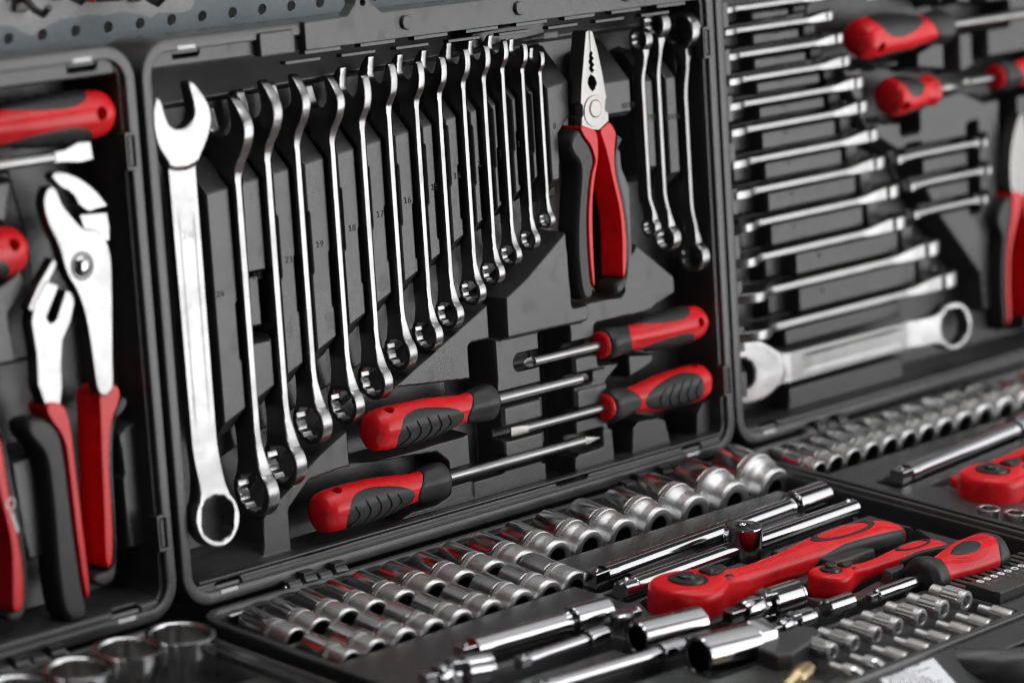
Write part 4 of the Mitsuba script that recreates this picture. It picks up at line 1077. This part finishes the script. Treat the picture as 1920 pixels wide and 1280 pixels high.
def ratchet(label, x0, y0, x1, y1, z, Rh, wid, group):
    k = thing('ratchet', label, 'ratchet', group)
    M = along([x0, y0, z], [x1, y1, z])
    L = math.hypot(x1 - x0, y1 - y0)
    hh = Rh * 0.62
    rings = []
    # head and neck and handle in one lofted body: half width, half height, centre height along x
    prof = [(-Rh, .02, .3, 0), (-Rh * .97, .30, .7, 0), (-Rh * .85, .56, .92, 0), (-Rh * .6, .82, 1, 0), (-Rh * .3, .96, 1, 0), (0, 1.0, 1, 0), (Rh * .35, .95, 1, 0), (Rh * .7, .80, 1, 0), (Rh * 1.0, .62, .96, 0), (Rh * 1.3, .46, .86, .0),
            (Rh * 1.8, .36, .72, .02), (Rh * 2.6, .33, .62, .06), (L * .42, .34, .58, .12), (L * .52, .42, .64, .16), (L * .62, .50, .71, .18), (L * .74, .55, .75, .18), (L * .86, .53, .71, .14), (L * .94, .44, .60, .06), (L * .985, .30, .42, 0), (L, .05, .1, 0)]
    prof = [q for q in prof if q[0] > Rh * 1.25]
    hx_ = np.linspace(-1, 0.55, 40)
    prof = [(q * Rh, max(.02, math.sqrt(max(0, 1 - q * q))), max(.25, (1 - abs(min(q, 0)) ** 8) ** .3), 0) for q in hx_] + [(Rh * .8, .70, 1, 0), (Rh * 1.05, .54, .94, 0)] + prof
    prof = np.array(prof)
    xs = np.unique(np.r_[-Rh * np.cos(np.linspace(0, np.pi / 2, 22)), np.linspace(0, Rh * 1.8, 22), np.linspace(Rh * 1.8, L, 44), L * .985])
    a = np.arange(40) * 2 * np.pi / 40
    ca, sa = np.cos(a), np.sin(a)
    for x in xs:
        w, h, c = [np.interp(x, prof[:, 0], prof[:, j]) for j in (1, 2, 3)]
        e = np.interp(x, [Rh * .8, Rh * 2.2], [0.42, 0.85])
        rings.append(np.c_[np.full(40, x), w * Rh * np.sign(ca) * np.abs(ca) ** np.where(sa > 0, e, .62), c * Rh + h * hh * np.sign(sa) * np.abs(sa) ** np.where(sa > 0, e, max(e, .8))])
    part(k, 'body', loft(rings), 'red_plastic', M, 42)
    top = hh
    part(k, 'gear_ring', lathe([(0, top + .2), (Rh * .52, top + .2), (Rh * .52, top - .6)], 36), 'print_dark', M, 30)
    g = part(k, 'drive_disc', lathe([(0, top + 4.2), (Rh * .20, top + 4.2), (Rh * .24, top + 3.6), (Rh * .25, top + 1.9), (Rh * .42, top + 1.5), (Rh * .45, top + .2)], 36), 'black_oxide', M @ frame([-Rh * .06, 0, 0], ux, vx, nx), 30)
    part(k, 'reverse_lever', join(prism(rounded(P((Rh * .62, -Rh * .2), (Rh * .8, -Rh * .28), (Rh * 1.35, -Rh * .12), (Rh * 1.4, Rh * .12), (Rh * .9, Rh * .22), (Rh * .62, Rh * .2)), .6), top - .4, top + 2.0, .6), moved(lathe([(0, 3.0), (Rh * .12, 2.6), (Rh * .16, 0)], 16), frame([Rh * .78, 0, top], ux, vx, nx))), 'black_oxide', M)
    part(k, 'screw', lathe([(0, .5), (Rh * .1, .4), (Rh * .12, 0)], 14), 'black_oxide', M @ frame([Rh * 1.1, -Rh * .42, top * .93], ux, vx, nx))
    # handle trim: dark sides, raised oval on top
    def surf(x, ang, off):
        w, h, c = [np.interp(x, prof[:, 0], prof[:, j]) for j in (1, 2, 3)]
        ca, sa = np.cos(ang), np.sin(ang)
        e = 0.85
        return np.stack([x, (w * Rh + off) * np.sign(ca) * np.abs(ca) ** e, c * Rh + (h * hh + off) * np.sign(sa) * np.abs(sa) ** e], -1)
    for sgn in (1, -1):
        t = np.linspace(0, 1, 26)
        up_ = np.interp(t, [0, .08, .3, .75, .94, 1], [-.5, .25, .62, .60, .75, .9])
        xs_ = L * (.50 + .492 * t)
        rr_ = []
        for j, w_ in enumerate(np.linspace(0, 1, 10)):
            angv = -1.2 + (up_ + 1.2) * w_
            rr_.append(surf(xs_, (angv if sgn > 0 else np.pi - angv), 0.55 if 0 < j < 9 else -0.2))
        rr_ = np.array(rr_)
        n, m = rr_.shape[:2]
        i_, j_ = np.meshgrid(np.arange(n - 1), np.arange(m - 1), indexing='ij')
        F = np.stack([i_ * m + j_, i_ * m + j_ + 1, (i_ + 1) * m + j_ + 1, (i_ + 1) * m + j_], -1).reshape(-1, 4)
        part(k, 'side_grip', (rr_.reshape(-1, 3), F if sgn < 0 else F[:, ::-1]), 'grip_rubber', M, 60)
    ph = np.arange(44) * 2 * np.pi / 44
    band = []
    for q, off in ((1.0, -.1), (1.0, .5), (.80, .55), (.80, -.1)):
        band.append(surf(L * .72 + q * L * .145 * np.cos(ph) - 2, np.pi / 2 + q * .62 * np.sin(ph), off))
    part(k, 'top_band', loft(np.array(band), cap=False), 'grip_rubber', M, 40)


ratchet('large red ratchet handle with black drive disc in the middle case', 246, -183, 459, -188, -4.5, 24.5, 13, 'red ratchets in the middle case')
ratchet('smaller red ratchet beside the large one in the middle case', 339, -222, 454, -228, -3.5, 14.2, 9, 'red ratchets in the middle case')
# second case ratchet, red bar
ratchet('red ratchet with black drive in the right-hand case', 582, -176, 760, -172, -3, 24, 13, None)
k = thing('red_bar', 'flat red handle lying in front of the bar in the right-hand case', 'handle')
part(k, 'bar', moved(prism(rounded(P((0, -5.2), (120, -4), (128, 0), (120, 4), (0, 5.2), (-3, 0)), 1), -6, 1, 1.2), along([577, -150, 0], [740, -136, 0])), 'red_plastic')
extension('chrome extension bar in the right-hand case', [553, -116, -2], [756, -96, -2], 7, 8.4, 10, 34)

# spinner handle, lying along x with its shaft to the left
k = thing('spinner_handle', 'red driver handle with chrome shaft and black oval, right front of the middle case', 'screwdriver')
Ls, Rs = 84, 15.0
MS = along([466, -259, -2], [320, -259, -2])
ts = np.r_[0.0005, np.linspace(.004, .1, 12), np.linspace(.12, .9, 30), np.linspace(.91, 1, 10)]
th = np.arange(56) * 2 * np.pi / 56
PROF_S = PROF.copy()
part(k, 'handle', loft(on_handle(np.repeat(ts[:, None], 56, 1), np.repeat(th[None], len(ts), 0), Ls, Rs, 0.)), 'red_plastic', MS, 50)
tz = np.linspace(0, 1, 10)
te = .17 + .05 * np.cos(2 * th)
tq = te[None] * tz[:, None] + .0008
part(k, 'tail_cap', loft(on_handle(tq, np.repeat(th[None], 10, 0), Ls, Rs, np.repeat(np.where(tz > .95, -.3, .6)[:, None], 56, 1)), cap=False), 'grip_rubber', MS, 50)
part(k, 'grip_pad', patch(.48, np.pi / 2 - .25, .17, .50, Ls, Rs, p=2.0), 'grip_rubber', MS, 60)
for j in range(3):
    u = np.linspace(0, 2 * np.pi, 40)
    part(k, 'ridge', tube(on_handle(.48 + (.21 + .035 * j) * np.cos(u), np.pi / 2 - .25 + (.62 + .1 * j) * np.sin(u), Ls, Rs, .05), .28, 5), 'red_plastic', MS, 60)
ts2 = .80 + 0 * th
tq = ts2[None] + (.999 - ts2[None]) * np.linspace(0, 1, 12)[:, None]
part(k, 'collar', loft(on_handle(tq, np.repeat(th[None], 12, 0), Ls, Rs, np.repeat(np.r_[-.3, np.full(10, 1.6), .8][:, None], 56, 1))), 'grip_rubber', MS, 50)
part(k, 'collar_end', turned([(Ls * .97, .80 * Rs + 1.2), (Ls * 1.0, .74 * Rs), (Ls * 1.008, .6 * Rs), (Ls * 1.01, 0)], 40), 'grip_rubber', MS, 50)
part(k, 'shaft', turned([(Ls * .98, 0), (Ls * .98, 4.4), (129, 4.4), (130, 3.6), (130, 0)], 24), 'mirror_chrome', MS)
part(k, 'square_drive', bar_square(129, 137, 2.6), 'mirror_chrome', MS)


# plug sockets, universal joints, small adapters
def plug_socket(label, p, q, r, hexed, group):
    k = thing('plug_socket', label, 'socket', group)
    M = along(p, q)
    L = float(np.linalg.norm(np.array(q) - p))
    part(k, 'barrel', turned([(6, r * .70), (.8, r * .74), (0, r * .82), (0, r * .95), (1, r), (L - (14 if hexed else 2), r), (L - (13 if hexed else 1), r * .97), (L - (13 if hexed else 0), r * .8), (L - (13 if hexed else 0), 0)], 40), 'mirror_chrome', M, 30)
    part(k, 'bore', turned([(.9, r * .74), (20, r * .7), (20, 0)], 30), 'bore_steel', M)
    if hexed:
        hx = Polygon([(r * 1.04 * math.cos(a), r * 1.04 * math.sin(a)) for a in np.arange(6) * np.pi / 3 + .3])
        part(k, 'hex_end', moved(prism(hx, 0, 13.4, 1.2), frame([L - 13.4, 0, 0], [0, 1, 0], [0, 0, 1], [1, 0, 0])), 'mirror_chrome', M)
    else:
        part(k, 'dimple', lathe([(0, .3), (1.2, .2), (1.6, -.3)], 14), 'bore_steel', M @ frame([L * .55, 0, r], ux, vx, nx))


plug_socket('plain chrome plug socket at the front of the middle case', [166, -211, -1], [216, -218, -1], 10.4, False, 'plug sockets in the middle case')
plug_socket('chrome plug socket with a hexagon end, in front of the plain one', [168, -256, -1], [222, -264, -1], 12.6, True, 'plug sockets in the middle case')


def universal(label, p, q, r, group):
    k = thing('universal_joint', label, 'universal joint', group)
    M = along(p, q)
    L = float(np.linalg.norm(np.array(q) - p))
    b = L * .58
    part(k, 'barrel', turned([(b + 1, 0), (b, r * .8), (b + 1.5, r), (L - 3.4, r), (L - 3.2, r * .93), (L - 2.4, r * .93), (L - 2.2, r), (L - .8, r), (L, r * .9), (L, r * .66), (L - 8, r * .6), (L - 8, 0)], 36), 'mirror_chrome', M, 30)
    part(k, 'fork', join(*[moved(prism(rounded(P((b - r * .9, -r * .5), (b + 2, -r * .7), (b + 2, r * .7), (b - r * .9, r * .5)), 1), -2, 2, .6), frame([0, 0, sg * r * .7], ux, vx, nx)) for sg in (1, -1)]), 'mirror_chrome', M)
    part(k, 'cross', join(turned([(b - r * 1.3, 0), (b - r * 1.3, r * .6), (b - r * .3, r * .6), (b - r * .3, 0)], 20), moved(lathe([(0, -r * .95), (r * .32, -r * .95), (r * .32, r * .95), (0, r * .95)], 16), frame([b - r * .6, 0, 0], ux, vx, nx)), moved(lathe([(0, -r), (r * .32, -r), (r * .32, r), (0, r)], 16), frame([b - r * .9, 0, 0], ux, nx, [0, -1, 0]))), 'mirror_chrome', M)
    part(k, 'yoke', join(turned([(L * .2, 0), (L * .2, r * .7), (L * .24, r * .84), (b - r * 1.2, r * .84), (b - r * .7, r * .6), (b - r * .7, 0)], 28), bar_square(0, L * .22, r * .44)), 'mirror_chrome', M)


universal('large chrome universal joint beside the red ratchet head', [232, -226, 0], [298, -227, 0], 9.6, 'universal joints in the middle case')
universal('small chrome universal joint in front of the large one', [236, -257, -1], [274, -257, -1], 5.8, 'universal joints in the middle case')
universal('chrome universal joint at the lower edge of the picture', [22, -176, 0], [66, -186, 0], 9.5, 'universal joints in the middle case')
k = thing('adapter', 'short chrome drive adapter right of the small universal joint', 'adapter')
part(k, 'body', turned([(0, 0), (0, 4.6), (1, 5.6), (24, 5.6), (25, 5), (25, 3.4), (20, 3), (20, 0)], 28), 'mirror_chrome', along([288, -257, 0], [313, -257, 0]), 30)
k = thing('three_way_adapter', 'tiny chrome three way adapter left of the plain plug socket', 'adapter')
MA = frame([182, -186, 2], ux, vx, nx)
part(k, 'body', lathe([(0, -12), (5, -12), (6.4, -8), (7.4, 0), (7.0, 2.4), (5, 3.6), (0, 4)], 28), 'mirror_chrome', MA, 40)
part(k, 'square_drive', join(bar_square(0, 15, 2.6), moved(lathe([(0, 1.8), (1.5, 1.2), (2.0, 0), (1.5, -1.2), (0, -1.8)], 14), frame([13, 0, 2.6], ux, vx, nx))), 'mirror_chrome', MA)
# bit rack with printed symbols
k = thing('bit_rack', 'black plastic bit rack with white printed symbols and numbers', 'bit rack')
part(k, 'rack', join(block(394, -312, -22, 488, -286, 0, 1), *[block(396 + 7.6 * i, -286, -16, 400.4 + 7.6 * i, -266, -4, .6) for i in range(12)]), 'case_plastic')
for i in range(11):
    x = 403 + 7.6 * i
    ring_ = Point(0, 0).buffer(2.5, quad_segs=6)
    s_ = ring_.difference(box(-3, -.35, 3, .35)) if i < 4 else ring_.difference(Point(0, 0).buffer(1.3, quad_segs=6))
    parts_ = [prism(g, .02, .22, .02) for g in getattr(s_, 'geoms', [s_])]
    part(k, 'symbol', moved(join(*parts_), frame([x, -290.5, 0], ux, vx, nx)), 'paint_white', WORLD, False)
for i, t_ in enumerate(('4', '5.5', '7', '8', '3', '4', '5', '6', '10', '15', '20')):
    part(k, 'number', moved(text(t_, 2.6, .2), frame([403 + 7.6 * i, -296.5, 0.02], ux, vx, nx)), 'etched_grey', WORLD, False)
for i in range(11):
    b_ = thing('screwdriver_bit', f'short steel bit in the black bit rack, {ORD[i]} from the left', 'bit', 'bits in the bit rack')
    hx = Polygon([(3.3 * math.cos(a), 3.3 * math.sin(a)) for a in np.arange(6) * np.pi / 3])
    part(b_, 'hex_shank', moved(prism(hx, 0, 13, .6), frame([403 + 7.6 * i, -300, -13 + 2.6], ux, [0, 0, 1], [0, -1, 0])), 'black_oxide')
    part(b_, 'tip', moved(lathe([(2.6, 0), (1.8, 3), (1.2, 7), (0, 8)], 10), frame([403 + 7.6 * i, -313, -10.4], ux, [0, 0, 1], [0, -1, 0])), 'black_oxide')
# threaded piece and dark holder at the front
k = thing('hex_key_holder', 'black plastic hex key holder in front of the hexagon ended plug socket', 'holder')
part(k, 'block', prism(rounded(P((196, -292), (198, -276), (214, -268), (246, -268), (252, -276), (246, -286), (206, -296)), 2), -14, 3, 2), 'case_plastic')
k = thing('threaded_adapter', 'threaded brass coloured adapter beside the price sticker', 'adapter')
MT = along([172, -318, -6], [214, -303, -6])
pr = [(0, 0), (0, 5)] + [(2 + i * 1.1, 5.2 if i % 2 else 4.3) for i in range(16)] + [(22, 6.6), (32, 6.6), (33, 5), (40, 5), (40, 0)]
part(k, 'thread', turned(pr, 24), 'brass', MT, 25)
k = thing('brass_rod', 'short dull brass rod lying in front of the threaded adapter', 'rod')
part(k, 'rod', turned([(0, 0), (0, 4), (1, 5), (40, 5), (41, 4), (41, 0)], 22), 'brass', along([150, -316, -8], [186, -330, -8]))
# upright nuts and tall sockets in the other two bases
for i, (x, y) in enumerate(((536, -205), (541, -223), (548, -242))):
    k = thing('upright_socket', f'small socket standing upright beside the red ratchet of the right-hand case, {ORD[i]} from the back', 'socket', 'upright sockets in the right-hand case')
    hx = Polygon([(5.6 * math.cos(a), 5.6 * math.sin(a)) for a in np.arange(6) * np.pi / 3])
    part(k, 'wall', prism(Point(0, 0).buffer(8.2, quad_segs=10).difference(hx), -18, 1, .7), 'chrome', frame([x, y, 0], ux, vx, nx))
    part(k, 'floor', lathe([(0, -10), (5.4, -10)], 12), 'bore_steel', frame([x, y, 0], ux, vx, nx))
for i, (x, y, r) in enumerate(((-46, -48, 20.5), (-84, -47, 20), (-126, -54, 19.5), (-168, -54, 19))):
    k = thing('large_socket', f'large chrome socket standing upright in the left case, {ORD[i]} from the right', 'socket', 'large upright sockets in the left case')
    M = frame([x, y, 12], ux, vx, nx)
    part(k, 'wall', lathe([(r * .80, -34), (r * .80, -1.8), (r * .85, -.5), (r * .92, 0), (r * .99, -.5), (r, -1.6), (r, -36)], 56), 'chrome', M, 40)
    part(k, 'floor', lathe([(0, -20), (r * .82, -20)], 40), 'bore_steel', M)

# ------------------------------------------------------------------ things hanging on the board
GH = 'dark hooks on the pegboard'
for i, (x, z) in enumerate(((-30, 352), (-2, 357), (57, 351), (84, 356))):
    k = thing('peg_hook', f'dark blurred hook hanging on the pegboard, {ORD[i]} from the left', 'hook', GH)
    M = PB @ frame([x, z, 0], ux, vx, nx)
    pts = [(0, 6, 0), (0, 4, 8), (0, 0, 14), (0, -2, 22), (0, 3, 28)]
    part(k, 'wire', tube(np.array(pts, float), 2.2, 10), 'black_oxide', M, 60)
    part(k, 'back_plate', prism(rbox(-5, -3, 5, 16, 2), 0, 3, .8), 'black_oxide', M)
k = thing('hanging_tool', 'dark red handled tool hanging on the pegboard, cut off by the top edge', 'tool')
part(k, 'handle', prism(rounded(P((20, 352), (38, 351), (42, 356), (42, 380), (18, 380), (17, 358)), 2), 2, 14, 3), 'grip_rubber', PB, 50)
part(k, 'red_side', prism(rounded(P((13, 354), (18, 351), (20, 380), (14, 380)), 1), 2, 12, 1.5), 'red_plastic', PB, 50)
